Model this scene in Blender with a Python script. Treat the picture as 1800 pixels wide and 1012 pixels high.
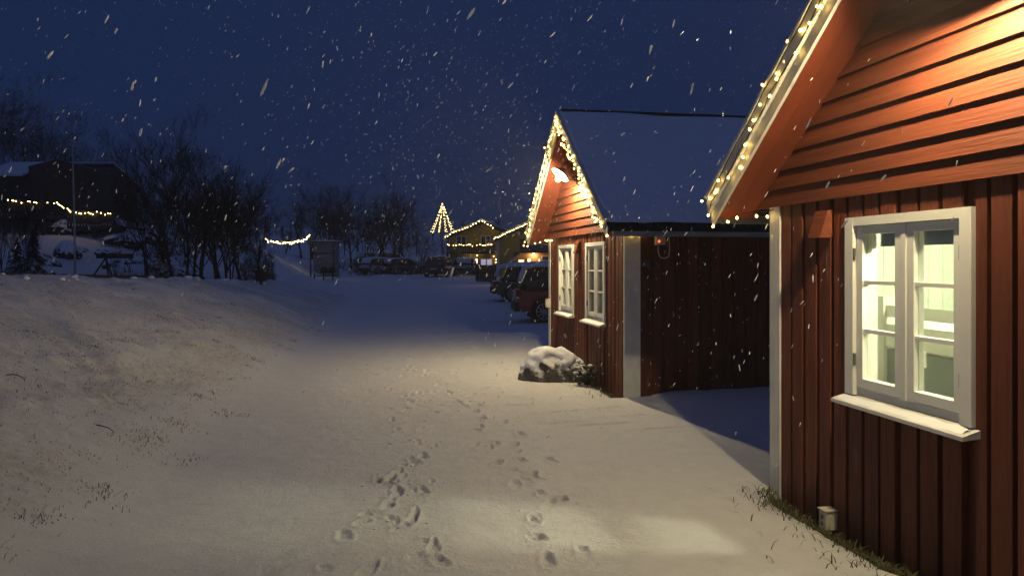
import bpy, math, random
import numpy as np
from mathutils import Vector, Matrix
random.seed(7); np.random.seed(7)
R = math.radians
for o in list(bpy.data.objects): bpy.data.objects.remove(o)
SC = bpy.context.scene
COL = SC.collection

# ---------------------------------------------------------------- camera, sky, exposure
EYE = 1.6
F = 1300.0                                   # focal length in photograph pixels
cam = bpy.data.cameras.new('camera'); cam.sensor_width = 36; cam.lens = 26.0
cam.shift_y = -46 / 1800; cam.clip_end = 3000; cam.clip_start = 0.05
co = bpy.data.objects.new('camera', cam); COL.objects.link(co)
co.location = (0, 0, EYE); co.rotation_euler = (R(90), 0, 0); SC.camera = co
W_ = bpy.data.worlds.new('World'); SC.world = W_; W_.use_nodes = True
nt = W_.node_tree; bg = nt.nodes['Background']
sky = nt.nodes.new('ShaderNodeTexSky'); sky.sky_type = 'NISHITA'; sky.sun_disc = False
sky.sun_elevation = R(-4.0); sky.sun_rotation = R(200); sky.ozone_density = 3.0; sky.dust_density = 0.0; sky.air_density = 1.0
# snow cloud at blue hour: even deep blue, tinted by the twilight sky
mixc = nt.nodes.new('ShaderNodeMix'); mixc.data_type = 'RGBA'; mixc.inputs[0].default_value = 0.92
mixc.inputs[7].default_value = (0.0062, 0.0158, 0.056, 1)
sc_ = nt.nodes.new('ShaderNodeMix'); sc_.data_type = 'RGBA'; sc_.blend_type = 'MULTIPLY'; sc_.inputs[0].default_value = 1
sc_.inputs[7].default_value = (1.0, 1.0, 1.0, 1)
nt.links.new(sky.outputs[0], sc_.inputs[6]); nt.links.new(sc_.outputs[2], mixc.inputs[6])
nt.links.new(mixc.outputs[2], bg.inputs[0]); bg.inputs[1].default_value = 1.0
# added overhead fill, weak and soft like twilight through snow cloud, lifts the ambient
sun = bpy.data.lights.new('twilight_fill', 'SUN'); sun.energy = .105; sun.angle = R(150); sun.color = (.38, .50, 1.0)
suno = bpy.data.objects.new('twilight_fill', sun); COL.objects.link(suno); suno.rotation_euler = (R(-14), R(6), 0)
SC.view_settings.view_transform = 'Standard'; SC.view_settings.look = 'None'
SC.view_settings.exposure = .36; SC.view_settings.gamma = 1
SC.cycles.use_denoising = True; SC.cycles.sample_clamp_indirect = 4; SC.cycles.sample_clamp_direct = 0
SC.cycles.max_bounces = 6; SC.cycles.transparent_max_bounces = 12
try: SC.cycles.use_light_tree = True
except Exception: pass

# ---------------------------------------------------------------- helpers
def mat(name, col, rough=0.7, var=0.0, vscale=(8, 8, 8), bump=0.0, bscale=60, metal=0.0, coords='Object', col2=None, rnd=0.0, spec=0.3):
    m = bpy.data.materials.new(name); m.use_nodes = True
    t = m.node_tree; b = t.nodes['Principled BSDF']
    b.inputs['Base Color'].default_value = (*col, 1); b.inputs['Roughness'].default_value = rough; b.inputs['Metallic'].default_value = metal
    b.inputs['Specular IOR Level'].default_value = spec
    tc = t.nodes.new('ShaderNodeTexCoord'); src = tc.outputs[coords]
    if var or rnd:
        mp = t.nodes.new('ShaderNodeMapping'); mp.inputs['Scale'].default_value = vscale; t.links.new(src, mp.inputs[0])
        n = t.nodes.new('ShaderNodeTexNoise'); n.inputs['Scale'].default_value = 1; n.inputs['Detail'].default_value = 6; n.inputs['Roughness'].default_value = .65
        t.links.new(mp.outputs[0], n.inputs[0])
        r = t.nodes.new('ShaderNodeMapRange'); r.inputs[1].default_value = .3; r.inputs[2].default_value = .7
        t.links.new(n.outputs[0], r.inputs[0])
        mx = t.nodes.new('ShaderNodeMix'); mx.data_type = 'RGBA'
        c2 = col2 or tuple(c * (1 - var) for c in col)
        mx.inputs[6].default_value = (*col, 1); mx.inputs[7].default_value = (*c2, 1); t.links.new(r.outputs[0], mx.inputs[0])
        last = mx.outputs[2]
        if rnd:
            oi = t.nodes.new('ShaderNodeObjectInfo'); rr = t.nodes.new('ShaderNodeMapRange')
            rr.inputs[3].default_value = 1 - rnd; rr.inputs[4].default_value = 1 + rnd * .5; t.links.new(oi.outputs['Random'], rr.inputs[0])
            hs = t.nodes.new('ShaderNodeHueSaturation'); t.links.new(rr.outputs[0], hs.inputs['Value']); t.links.new(last, hs.inputs['Color']); last = hs.outputs[0]
        t.links.new(last, b.inputs['Base Color'])
    if bump:
        mp2 = t.nodes.new('ShaderNodeMapping'); sc = bscale if isinstance(bscale, tuple) else (bscale,) * 3
        mp2.inputs['Scale'].default_value = sc; t.links.new(src, mp2.inputs[0])
        n2 = t.nodes.new('ShaderNodeTexNoise'); n2.inputs['Scale'].default_value = 1; n2.inputs['Detail'].default_value = 5
        t.links.new(mp2.outputs[0], n2.inputs[0])
        bp = t.nodes.new('ShaderNodeBump'); bp.inputs['Strength'].default_value = bump; bp.inputs['Distance'].default_value = .02
        t.links.new(n2.outputs[0], bp.inputs['Height']); t.links.new(bp.outputs[0], b.inputs['Normal'])
    return m
def emis(name, col, s, sample=True):
    m = bpy.data.materials.new(name); m.use_nodes = True; t = m.node_tree; b = t.nodes['Principled BSDF']
    b.inputs['Base Color'].default_value = (*[min(1, c) for c in col], 1); b.inputs['Emission Color'].default_value = (*col, 1); b.inputs['Emission Strength'].default_value = s
    if not sample: m.cycles.emission_sampling = 'NONE'
    return m
def glass_mat(name, tint=(.9, .95, .92), gloss=.5):
    m = bpy.data.materials.new(name); m.use_nodes = True; t = m.node_tree; t.nodes.remove(t.nodes['Principled BSDF'])
    tr = t.nodes.new('ShaderNodeBsdfTransparent'); tr.inputs[0].default_value = (*tint, 1)
    g = t.nodes.new('ShaderNodeBsdfGlossy'); g.inputs['Roughness'].default_value = .02
    fr = t.nodes.new('ShaderNodeFresnel'); fr.inputs[0].default_value = 1.45
    mu = t.nodes.new('ShaderNodeMath'); mu.operation = 'MULTIPLY'; mu.inputs[1].default_value = gloss; t.links.new(fr.outputs[0], mu.inputs[0])
    mx = t.nodes.new('ShaderNodeMixShader'); t.links.new(mu.outputs[0], mx.inputs[0]); t.links.new(tr.outputs[0], mx.inputs[1]); t.links.new(g.outputs[0], mx.inputs[2])
    t.links.new(mx.outputs[0], t.nodes['Material Output'].inputs[0]); return m
def snowtop(m, lo=.25, hi=.6, nscale=14, col=(.8, .82, .86)):
    """snow lying on faces that point upwards"""
    t = m.node_tree; b = t.nodes['Principled BSDF']
    g = t.nodes.new('ShaderNodeNewGeometry'); sx = t.nodes.new('ShaderNodeSeparateXYZ'); t.links.new(g.outputs['Normal'], sx.inputs[0])
    n = t.nodes.new('ShaderNodeTexNoise'); n.inputs['Scale'].default_value = nscale; n.inputs['Detail'].default_value = 4
    tc = t.nodes.new('ShaderNodeTexCoord'); t.links.new(tc.outputs['Object'], n.inputs[0])
    ad = t.nodes.new('ShaderNodeMath'); ad.operation = 'MULTIPLY_ADD'; ad.inputs[1].default_value = .8; t.links.new(n.outputs[0], ad.inputs[0]); 
    sb = t.nodes.new('ShaderNodeMath'); sb.operation = 'SUBTRACT'; sb.inputs[1].default_value = .4; t.links.new(sx.outputs[2], sb.inputs[0]); t.links.new(sb.outputs[0], ad.inputs[2])
    r = t.nodes.new('ShaderNodeMapRange'); r.inputs[1].default_value = lo; r.inputs[2].default_value = hi; t.links.new(ad.outputs[0], r.inputs[0])
    mx = t.nodes.new('ShaderNodeMix'); mx.data_type = 'RGBA'; t.links.new(r.outputs[0], mx.inputs[0])
    inp = b.inputs['Base Color']
    if inp.links: t.links.new(inp.links[0].from_socket, mx.inputs[6])
    else: mx.inputs[6].default_value = inp.default_value
    mx.inputs[7].default_value = (*col, 1); t.links.new(mx.outputs[2], inp); return m

class MB:
    def __init__(s): s.v = []; s.f = []
    def add(s, vs, fs):
        n = len(s.v); s.v += [tuple(v) for v in vs]; s.f += [tuple(i + n for i in f) for f in fs]; return s
    def box(s, x0, x1, y0, y1, z0, z1):
        return s.add([(x0,y0,z0),(x1,y0,z0),(x1,y1,z0),(x0,y1,z0),(x0,y0,z1),(x1,y0,z1),(x1,y1,z1),(x0,y1,z1)],
                     [(0,3,2,1),(4,5,6,7),(0,1,5,4),(1,2,6,5),(2,3,7,6),(3,0,4,7)])
    def prism_y(s, poly, y0, y1):                # poly: list of (x,z), counter-clockwise seen from -y
        n = len(poly)
        return s.add([(x, y0, z) for x, z in poly] + [(x, y1, z) for x, z in poly],
                     [tuple(range(n)), tuple(range(2*n-1, n-1, -1))] + [(i, i+n, (i+1) % n + n, (i+1) % n) for i in range(n)])
    def prism_x(s, poly, x0, x1):                # poly: (y,z)
        n = len(poly)
        return s.add([(x0, y, z) for y, z in poly] + [(x1, y, z) for y, z in poly],
                     [tuple(range(n-1, -1, -1)), tuple(range(n, 2*n))] + [(i, (i+1) % n, (i+1) % n + n, i+n) for i in range(n)])
    def tube(s, pts, rad, n=6, cap=True):
        pts = [Vector(p) for p in pts]; rads = rad if isinstance(rad, (list, tuple)) else [rad] * len(pts)
        vs = []; fs = []; prev = None
        for i, p in enumerate(pts):
            d = (pts[min(i+1, len(pts)-1)] - pts[max(i-1, 0)]).normalized()
            a = prev - d * prev.dot(d) if prev is not None else None
            if a is None or a.length < 1e-4: a = d.orthogonal()
            a.normalize(); prev = a; b = d.cross(a)
            for k in range(n):
                t = 2*math.pi*k/n; vs.append(p + (a*math.cos(t) + b*math.sin(t)) * rads[i])
        for i in range(len(pts)-1):
            for k in range(n): fs.append((i*n+k, i*n+(k+1) % n, (i+1)*n+(k+1) % n, (i+1)*n+k))
        if cap: fs.append(tuple(range(n-1, -1, -1))); fs.append(tuple(range((len(pts)-1)*n, len(pts)*n)))
        return s.add(vs, fs)
    def lathe(s, prof, n=20, axis='z', loc=(0,0,0)):          # prof: (r,h)
        vs = []; fs = []
        for r, h in prof:
            for k in range(n):
                t = 2*math.pi*k/n; a, b = r*math.cos(t), r*math.sin(t)
                p = {'z': (a, b, h), 'y': (a, h, b), 'x': (h, a, b)}[axis]
                vs.append((p[0]+loc[0], p[1]+loc[1], p[2]+loc[2]))
        for i in range(len(prof)-1):
            for k in range(n): fs.append((i*n+k, i*n+(k+1) % n, (i+1)*n+(k+1) % n, (i+1)*n+k))
        return s.add(vs, fs)
    def ico(s, c, r, sub=1, sc=(1,1,1), jit=0):
        me = ICO[sub]; 
        return s.add([(c[0]+v[0]*r*sc[0]*(1+random.uniform(-jit, jit)), c[1]+v[1]*r*sc[1]*(1+random.uniform(-jit, jit)), c[2]+v[2]*r*sc[2]*(1+random.uniform(-jit, jit))) for v in me[0]], me[1])
    def build(s, name, m=None, parent=None, smooth=False):
        me = bpy.data.meshes.new(name); me.from_pydata(s.v, [], s.f); me.update()
        if m: me.materials.append(m)
        if smooth: me.polygons.foreach_set('use_smooth', [True]*len(me.polygons))
        o = bpy.data.objects.new(name, me); COL.objects.link(o)
        if parent: o.parent = parent
        return o
import bmesh
ICO = {}
for sub in (1, 2, 3):
    bm = bmesh.new(); bmesh.ops.create_icosphere(bm, subdivisions=sub, radius=1)
    bm.verts.ensure_lookup_table(); ICO[sub] = ([tuple(v.co) for v in bm.verts], [tuple(v.index for v in f.verts) for f in bm.faces]); bm.free()
def tag(o, label=None, cat=None, group=None, kind=None):
    if label: o['label'] = label
    if cat: o['category'] = cat
    if group: o['group'] = group
    if kind: o['kind'] = kind
    return o
def thing(name, label, cat, loc=(0,0,0), rz=0, group=None):
    o = bpy.data.objects.new(name, None); COL.objects.link(o); o.location = loc; o.rotation_euler = (0,0,rz); o.empty_display_size = .2
    return tag(o, label, cat, group)
def inst(name, src, parent=None, loc=(0,0,0), rot=(0,0,0), scale=(1,1,1)):
    o = bpy.data.objects.new(name, src.data if hasattr(src, 'data') else src); COL.objects.link(o); o.location = loc; o.rotation_euler = rot; o.scale = scale
    if parent: o.parent = parent
    return o
def copy_tree(o, parent=None):
    c = o.copy(); COL.objects.link(c); c.parent = parent
    for ch in o.children: copy_tree(ch, c)
    return c
def smooth01(t): t = np.clip(t, 0, 1); return t*t*(3-2*t)

# value noise on arrays
_tab = np.random.RandomState(3).rand(256, 256)
def vnoise(x, y):
    xi = np.floor(x).astype(int); yi = np.floor(y).astype(int); fx = x-xi; fy = y-yi
    fx = fx*fx*(3-2*fx); fy = fy*fy*(3-2*fy)
    g = lambda a, b: _tab[a % 256, b % 256]
    return (g(xi,yi)*(1-fx)+g(xi+1,yi)*fx)*(1-fy)+(g(xi,yi+1)*(1-fx)+g(xi+1,yi+1)*fx)*fy - .5
def fbm(x, y, o=3):
    s = 0; a = 1
    for i in range(o): s = s + a*vnoise(x*2**i+17.3*i, y*2**i+5.1*i); a *= .5
    return s

# ---------------------------------------------------------------- materials
M = {}
M['red'] = mat('red_boards', (.165, .041, .019), .62, var=.45, vscale=(14, 14, 1.3), bump=.5, bscale=(60, 60, 3), rnd=.38)
t = M['red'].node_tree                                     # pale chalky scuffs where the paint is worn
def scuffs(m):
    t = m.node_tree; b = t.nodes['Principled BSDF']; tc = t.nodes.new('ShaderNodeTexCoord'); mp = t.nodes.new('ShaderNodeMapping'); mp.inputs['Scale'].default_value = (9, 9, 2.2)
    t.links.new(tc.outputs['Object'], mp.inputs[0]); n = t.nodes.new('ShaderNodeTexNoise'); n.inputs['Scale'].default_value = 1; n.inputs['Detail'].default_value = 7; n.inputs['Roughness'].default_value = .7
    t.links.new(mp.outputs[0], n.inputs[0]); r = t.nodes.new('ShaderNodeMapRange'); r.inputs[1].default_value = .61; r.inputs[2].default_value = .78; r.inputs[4].default_value = .5; t.links.new(n.outputs[0], r.inputs[0])
    mx = t.nodes.new('ShaderNodeMix'); mx.data_type = 'RGBA'; src = b.inputs['Base Color'].links[0].from_socket
    t.links.new(src, mx.inputs[6]); mx.inputs[7].default_value = (.30, .20, .15, 1); t.links.new(r.outputs[0], mx.inputs[0]); t.links.new(mx.outputs[2], b.inputs['Base Color'])
scuffs(M['red'])
M['redlap'] = mat('red_lap_boards', (.185, .046, .020), .66, var=.45, vscale=(1.2, 14, 16), bump=.25, bscale=(3, 50, 60), rnd=.18)
M['redsoffit'] = mat('red_soffit', (.20, .044, .018), .6, var=.25, vscale=(3, 9, 3), bump=.15, bscale=(6, 60, 6), rnd=.08)
M['white'] = mat('white_paint', (.66, .66, .62), .45, var=.18, vscale=(9, 9, 5), bump=.1, bscale=(40, 40, 9))
M['whitewin'] = mat('white_window_paint', (.74, .74, .70), .38, var=.08, vscale=(6, 6, 6), bump=.04, bscale=40)
M['dark'] = mat('dark_metal', (.02, .021, .024), .5, var=.3, vscale=(20, 20, 20))
M['gutter'] = mat('gutter_metal', (.42, .43, .45), .5, var=.3, vscale=(10, 3, 10))
M['sheet'] = mat('roof_sheet', (.018, .018, .02), .5, var=.3, vscale=(9, 9, 9))
M['hinge'] = mat('hinge_metal', (.22, .22, .21), .4, metal=.8, var=.2)
M['glass'] = glass_mat('window_glass')
M['green_panel'] = mat('pale_green_panel', (.42, .49, .40), .55, var=.08, vscale=(4, 4, 1), rnd=.06)
M['roomwhite'] = mat('room_white', (.52, .52, .46), .5, var=.06)
M['bedwhite'] = mat('bed_white', (.60, .60, .53), .45, var=.08)
M['linen'] = mat('linen', (.82, .82, .78), .9, var=.06, bump=.5, bscale=14)
M['greygreen'] = mat('grey_green_cloth', (.17, .20, .17), .9, var=.15)
M['blind'] = mat('dark_blind', (.07, .075, .07), .8, var=.2)
M['floor'] = mat('room_floor', (.28, .2, .12), .5, var=.3, vscale=(2, 20, 2))
M['box'] = mat('cream_plastic', (.58, .54, .42), .4, var=.15, vscale=(30, 30, 30))
M['cable'] = mat('cable', (.012, .013, .012), .5, var=.2)
M['snowpack'] = mat('snow_cover', (.82, .84, .88), .75, var=.06, bump=.4, bscale=9)
M['bulb'] = emis('warm_bulb', (1, .62, .13), 17)
M['bulbfar'] = emis('far_warm_bulb', (1, .70, .25), 13)
M['enamel'] = mat('lamp_enamel', (.75, .74, .70), .3, var=.05)
M['lampdark'] = mat('lamp_shade_outside', (.03, .035, .03), .4, var=.2)
M['bark'] = snowtop(mat('bark', (.022, .018, .016), .9, var=.5, vscale=(20, 20, 4)), .5, .8)
M['twig'] = mat('twig', (.016, .013, .012), .9, var=.4)
M['twigsnow'] = snowtop(mat('snowy_twig', (.03, .025, .022), .9, var=.4), .15, .5, 6)
M['needle'] = snowtop(mat('needles', (.012, .02, .012), .9, var=.4), .55, .8, 5)

# ---------------------------------------------------------------- ground
UX, UY = math.sin(R(10.2)), -math.cos(R(10.2))            # along the facades, towards the camera
ROT = math.atan2(UY, UX)
NEAR0 = (1.90, 5.27); MID0 = (.675, 12.54); CW = 3.86
def cab_local(x, y, o):
    dx = x-o[0]; dy = y-o[1]
    return dx*UX+dy*UY, dx*(-UY)+dy*UX                    # along facade, into house
def G(px, py, z=0.0):                                     # ground point that the photograph shows at a pixel, on a level z
    Y = (EYE-z)*F/(py-460); return ((px-900)/F*Y, Y)
fp = []                                                   # footprints: x, y, heading, length, width, depth
for px, py in [(722,707),(690,735),(738,750),(735,776),(745,800),(726,806),(708,818),(698,832),(664,843),(745,862),(682,888),(726,912),(605,940),(762,962),(648,1003),(772,992),
               (850,733),(846,746),(915,758),(873,776),(907,780),(876,812),(935,832),(968,806),(905,852),(988,878),(937,912),(962,985),(1024,970),
               (722,645),(745,660),(770,676),(792,692),(760,690),(806,706),(760,640),(800,664),(735,690),(714,720),(700,752),(815,712),(885,740),(838,722),(780,655),(706,660)]:
    x, y = G(px, py); fp.append((x, y, R(random.uniform(-15, 35)), random.uniform(.14, .22), random.uniform(.05, .075), random.uniform(.016, .030)))
for i in range(170):
    y = random.uniform(10.5, 19.5); xc = np.interp(y, [10.5, 14, 19.5], [-1.35, -1.1, -.2]); x = xc+random.gauss(0, .55+.04*(y-10))
    fp.append((x, y, R(random.uniform(-60, 80)), random.uniform(.12, .26), random.uniform(.05, .09), random.uniform(.012, .032)))
for px, py in [(1065,741),(1165,750),(905,711),(985,722),(1062,716),(1110,729),(860,683),(1000,738)]:
    x, y = G(px, py); fp.append((x, y, R(-75), random.uniform(.34, .5), .035, .022))
for tr in ([(600, 1000), (700, 880), (735, 780), (720, 700), (745, 655)], [(990, 990), (960, 880), (880, 790), (840, 720), (790, 665)], [(760, 985), (700, 900), (690, 830), (745, 740)]):
    for i in range(24):
        f = random.uniform(0, len(tr)-1.001); k = int(f); a, b_ = tr[k], tr[k+1]; px = a[0]+(b_[0]-a[0])*(f-k)+random.gauss(0, 26); py = a[1]+(b_[1]-a[1])*(f-k)
        x, y = G(px, py); fp.append((x, y, R(random.uniform(-30, 50)), random.uniform(.08, .2), random.uniform(.04, .075), random.uniform(.010, .024)))
def base_height(x, y):
    x = np.asarray(x, float); y = np.asarray(y, float)
    prof = np.interp(y, [-50, 12, 22, 45, 61, 75, 110, 220, 500], [0, 0, -.19, .1, .38, .55, 2.0, 11, 14])
    d = (-(1.84+.149*y)-x)*.989
    d = .16*np.logaddexp(0, np.clip(d/.16, -60, 600))
    dc = 3.9+.6*vnoise(y*.5+9, y*0+3)
    rise = 1-(1-np.minimum(d, dc)/dc)**1.35
    beyond = smooth01((d-dc)/2.2)
    bank = 1.37*rise*(1-.5*beyond)*np.interp(y, [-10, 16, 26, 36, 50], [1, 1, .8, .45, .1])
    top = np.interp(x*45/np.maximum(y, 45), [-60, -28, -21, -14, -11, -7, -4], [5.2, 4.3, 3.4, 1.5, .6, .1, 0])
    hill = top*smooth01((y-27)/17.0)*np.interp(y, [44, 70, 120, 200], [1, 1.2, 1.0, .5])
    hill = np.maximum(hill*1.0 - bank*smooth01((y-27)/10), 0)*smooth01((d-3)/3)
    return prof+bank+hill, d, beyond
def surf(x, y, detail=True):
    z, d, bey = base_height(x, y)
    onb = smooth01(d/1.2)*(1-bey)
    far = smooth01((np.asarray(y)-24)/10)
    z = z+.05*fbm(x*.35, y*.35, 2)+onb*(.12*fbm(x*1.1, y*1.1, 3)+.055*fbm(x*4.2, y*4.2, 3)+.03*fbm(x*9, y*9, 2))+far*smooth01((-np.asarray(x)-8)/6)*.7*fbm(x*.45, y*.45, 3)
    if detail:
        z = z+.016*fbm(x*2.3, y*2.3, 3)+.006*fbm(x*11, y*11, 3)+.0045*vnoise(x*31, y*31)*(np.asarray(y) < 12)
        for o in (NEAR0, MID0):
            lx, ly = cab_local(x, y, o)
            near = np.exp(-(np.maximum(-ly-.02, 0)/.16)**2)*smooth01((lx+.1)/.5)*smooth01((CW+.05-lx)/.15)*(ly < .3)
            z = z-.11*near*(1 if o is NEAR0 else .6)
        # drift lying against the wall of the second cabin
        lx, ly = cab_local(x, y, MID0)
        z = z+.07*np.exp(-((lx-CW-.3)/.5)**2)*smooth01((ly-.1)/.6)
        z = z+.07*np.exp(-((x-1.72)/.26)**2-((y-3.62)/.14)**2)
    return z
def bareness(x, y):
    b = 0
    for o in (NEAR0, MID0):
        lx, ly = cab_local(x, y, o)
        w = .13+.10*fbm(x*3, y*3, 3)
        b = np.maximum(b, smooth01((w-np.abs(ly+.05))/.12)*smooth01((lx+.02)/.2)*smooth01((CW-.2-lx)/.3))
    return b
def axis(segs, lo, hi, g=1.13):
    pts = [segs[0][0]]
    for a, b, s in segs: pts += list(np.linspace(a, b, max(2, int(round((b-a)/s))+1))[1:])
    s = segs[-1][2]
    while pts[-1] < hi: s *= g; pts.append(pts[-1]+s)
    s = segs[0][2]; pre = []
    p = pts[0]
    while p > lo: s *= g; p -= s; pre.append(p)
    return np.array(pre[::-1]+pts)
gx = axis([(-12, -5, .09), (-5, -2.3, .05), (-2.3, -1.8, .03), (-1.8, 1.1, .014), (1.1, 2.5, .025), (2.5, 4, .06)], -500, 500)
gy = axis([(2.2, 2.9, .03), (2.9, 7.5, .014), (7.5, 9, .022), (9, 20, .035), (20, 34, .12)], -60, 700, 1.07)
XX, YY = np.meshgrid(gx, gy)
ZZ = surf(XX, YY)
for (x, y, a, L, Wd, dp) in fp:                           # press each print into the snow, with a pushed-up rim
    ix = (np.searchsorted(gx, x-.5), np.searchsorted(gx, x+.5)); iy = (np.searchsorted(gy, y-.5), np.searchsorted(gy, y+.5))
    sx = XX[iy[0]:iy[1], ix[0]:ix[1]]-x; sy = YY[iy[0]:iy[1], ix[0]:ix[1]]-y
    l = -sx*math.sin(a)+sy*math.cos(a); w = sx*math.cos(a)+sy*math.sin(a)
    w = w*(1+.25*np.sin(l*9))
    q = np.sqrt((l/(L/2))**2+(w/(Wd/2))**2)+.55*fbm(sx*13+x*7, sy*13+y*3, 3)
    ZZ[iy[0]:iy[1], ix[0]:ix[1]] += -dp*smooth01((1.12-q)/.28)*(.75+.9*l/L+.8*fbm(sx*22+x, sy*22, 2))+dp*.45*np.exp(-((q-1.45)/.3)**2)*(.7+1.2*fbm(sx*15+3, sy*15+x, 2))
ny, nx = XX.shape
me = bpy.data.meshes.new('snow_ground')
idx = np.arange(ny*nx).reshape(ny, nx)
quads = np.stack([idx[:-1, :-1], idx[:-1, 1:], idx[1:, 1:], idx[1:, :-1]], -1).reshape(-1, 4)
me.vertices.add(ny*nx); me.vertices.foreach_set('co', np.stack([XX, YY, ZZ], -1).ravel())
me.loops.add(quads.size); me.loops.foreach_set('vertex_index', quads.ravel().astype(np.int32))
me.polygons.add(len(quads)); me.polygons.foreach_set('loop_start', np.arange(0, quads.size, 4, dtype=np.int32))
me.polygons.foreach_set('use_smooth', np.ones(len(quads), bool))
me.update(); me.validate()
at = me.attributes.new('bare', 'FLOAT', 'POINT'); at.data.foreach_set('value', bareness(XX, YY).ravel().astype(np.float32))
zb_, db_, bb_ = base_height(XX, YY)
thin = smooth01((db_-.15)/.5)*(1-.6*bb_)*np.where(YY < 32, 1, 0)*np.clip(.45+.9*fbm(XX*1.3, YY*1.3, 3), 0, 1)
at = me.attributes.new('thin', 'FLOAT', 'POINT'); at.data.foreach_set('value', thin.ravel().astype(np.float32))
def snow_ground_mat():
    m = bpy.data.materials.new('snow'); m.use_nodes = True; t = m.node_tree; b = t.nodes['Principled BSDF']
    b.inputs['Roughness'].default_value = .6; b.inputs['Specular IOR Level'].default_value = .25
    tc = t.nodes.new('ShaderNodeTexCoord')
    def noise(s, d=4, r=.6):
        n = t.nodes.new('ShaderNodeTexNoise'); n.inputs['Scale'].default_value = s; n.inputs['Detail'].default_value = d; n.inputs['Roughness'].default_value = r; t.links.new(tc.outputs['Object'], n.inputs[0]); return n.outputs[0]
    av = t.nodes.new('ShaderNodeAttribute'); av.attribute_name = 'bare'
    r1 = t.nodes.new('ShaderNodeMapRange'); r1.inputs[1].default_value = .3; r1.inputs[2].default_value = .7; t.links.new(noise(7), r1.inputs[0])
    c = t.nodes.new('ShaderNodeMix'); c.data_type = 'RGBA'; c.inputs[6].default_value = (.86, .86, .87, 1); c.inputs[7].default_value = (.79, .79, .81, 1); t.links.new(r1.outputs[0], c.inputs[0])
    tv_ = t.nodes.new('ShaderNodeAttribute'); tv_.attribute_name = 'thin'                # thin snow through which the straw shows
    tm = t.nodes.new('ShaderNodeMath'); tm.operation = 'MULTIPLY'; t.links.new(tv_.outputs['Fac'], tm.inputs[0]); tr_ = t.nodes.new('ShaderNodeMapRange'); tr_.inputs[1].default_value = .42; tr_.inputs[2].default_value = .66; tr_.inputs[3].default_value = .1; t.links.new(noise(17, 7, .72), tr_.inputs[0]); t.links.new(tr_.outputs[0], tm.inputs[1])
    c0 = c; c = t.nodes.new('ShaderNodeMix'); c.data_type = 'RGBA'; t.links.new(tm.outputs[0], c.inputs[0]); t.links.new(c0.outputs[2], c.inputs[6]); c.inputs[7].default_value = (.40, .35, .22, 1)
    soil = t.nodes.new('ShaderNodeMix'); soil.data_type = 'RGBA'; soil.inputs[6].default_value = (.02, .024, .012, 1); soil.inputs[7].default_value = (.055, .05, .03, 1); t.links.new(noise(40), soil.inputs[0])
    e = t.nodes.new('ShaderNodeMath'); e.operation = 'ADD'; t.links.new(av.outputs['Fac'], e.inputs[0])
    nn = t.nodes.new('ShaderNodeMath'); nn.operation = 'MULTIPLY_ADD'; nn.inputs[1].default_value = .9; nn.inputs[2].default_value = -.45; t.links.new(noise(22), nn.inputs[0]); t.links.new(nn.outputs[0], e.inputs[1])
    r2 = t.nodes.new('ShaderNodeMapRange'); r2.inputs[1].default_value = .42; r2.inputs[2].default_value = .62; t.links.new(e.outputs[0], r2.inputs[0])
    mx = t.nodes.new('ShaderNodeMix'); mx.data_type = 'RGBA'; t.links.new(r2.outputs[0], mx.inputs[0]); t.links.new(c.outputs[2], mx.inputs[6]); t.links.new(soil.outputs[2], mx.inputs[7])
    t.links.new(mx.outputs[2], b.inputs['Base Color'])
    b1 = t.nodes.new('ShaderNodeBump'); b1.inputs['Strength'].default_value = 1.0; b1.inputs['Distance'].default_value = .03; t.links.new(noise(42, 8, .75), b1.inputs['Height'])
    b2 = t.nodes.new('ShaderNodeBump'); b2.inputs['Strength'].default_value = .9; b2.inputs['Distance'].default_value = .006; t.links.new(noise(190, 3), b2.inputs['Height']); t.links.new(b1.outputs[0], b2.inputs['Normal'])
    t.links.new(b2.outputs[0], b.inputs['Normal']); return m
me.materials.append(snow_ground_mat())
ground = bpy.data.objects.new('ground', me); COL.objects.link(ground)
tag(ground, 'snow covered lane, bank and hillside with footprints', kind='structure')
def gz(x, y): return float(surf(np.array([x]), np.array([y]))[0])

# ---------------------------------------------------------------- lamps and light strings
BULB = MB().ico((0,0,0), 1, 1, (1, 1, 1.25)).build('bulb', M['bulb']).data
BULBF = MB().ico((0,0,0), 1, 1).build('bulb', M['bulbfar']).data
for o in [o for o in bpy.data.objects if o.name.startswith('bulb')]: bpy.data.objects.remove(o)
def light_string(label, pts, spacing, rad, far=False, jit=.02, cab=.0035, group=None, loc=(0,0,0), rz=0, drop=.018, gap=None, wob=.012, nodes=5):
    root = thing('light_string', label, 'string lights', loc, rz, group)
    P = [Vector(p) for p in pts]; path = []; bulbs = []
    acc = 0.0
    for a, b in zip(P[:-1], P[1:]):
        L = (b-a).length; n = max(1, int(L/spacing*1.0)); 
        for i in range(n):
            p = a.lerp(b, i/n)+Vector((random.uniform(-wob, wob), random.uniform(-wob, wob), random.uniform(-wob, wob))); path.append(p)
            if gap is None or random.random() > gap:
                bulbs.append(p+Vector((random.uniform(-jit, jit), random.uniform(-jit, jit)*.6, random.uniform(-jit, jit)-drop)))
    path.append(P[-1])
    MB().tube(path, cab, 4).build('cable', M['cable'], root)
    for p in bulbs:
        inst('bulb', BULBF if far else BULB, root, p, (random.uniform(-.6, .6), random.uniform(-.6, .6), 0), (rad,)*3)
    return root
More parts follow.
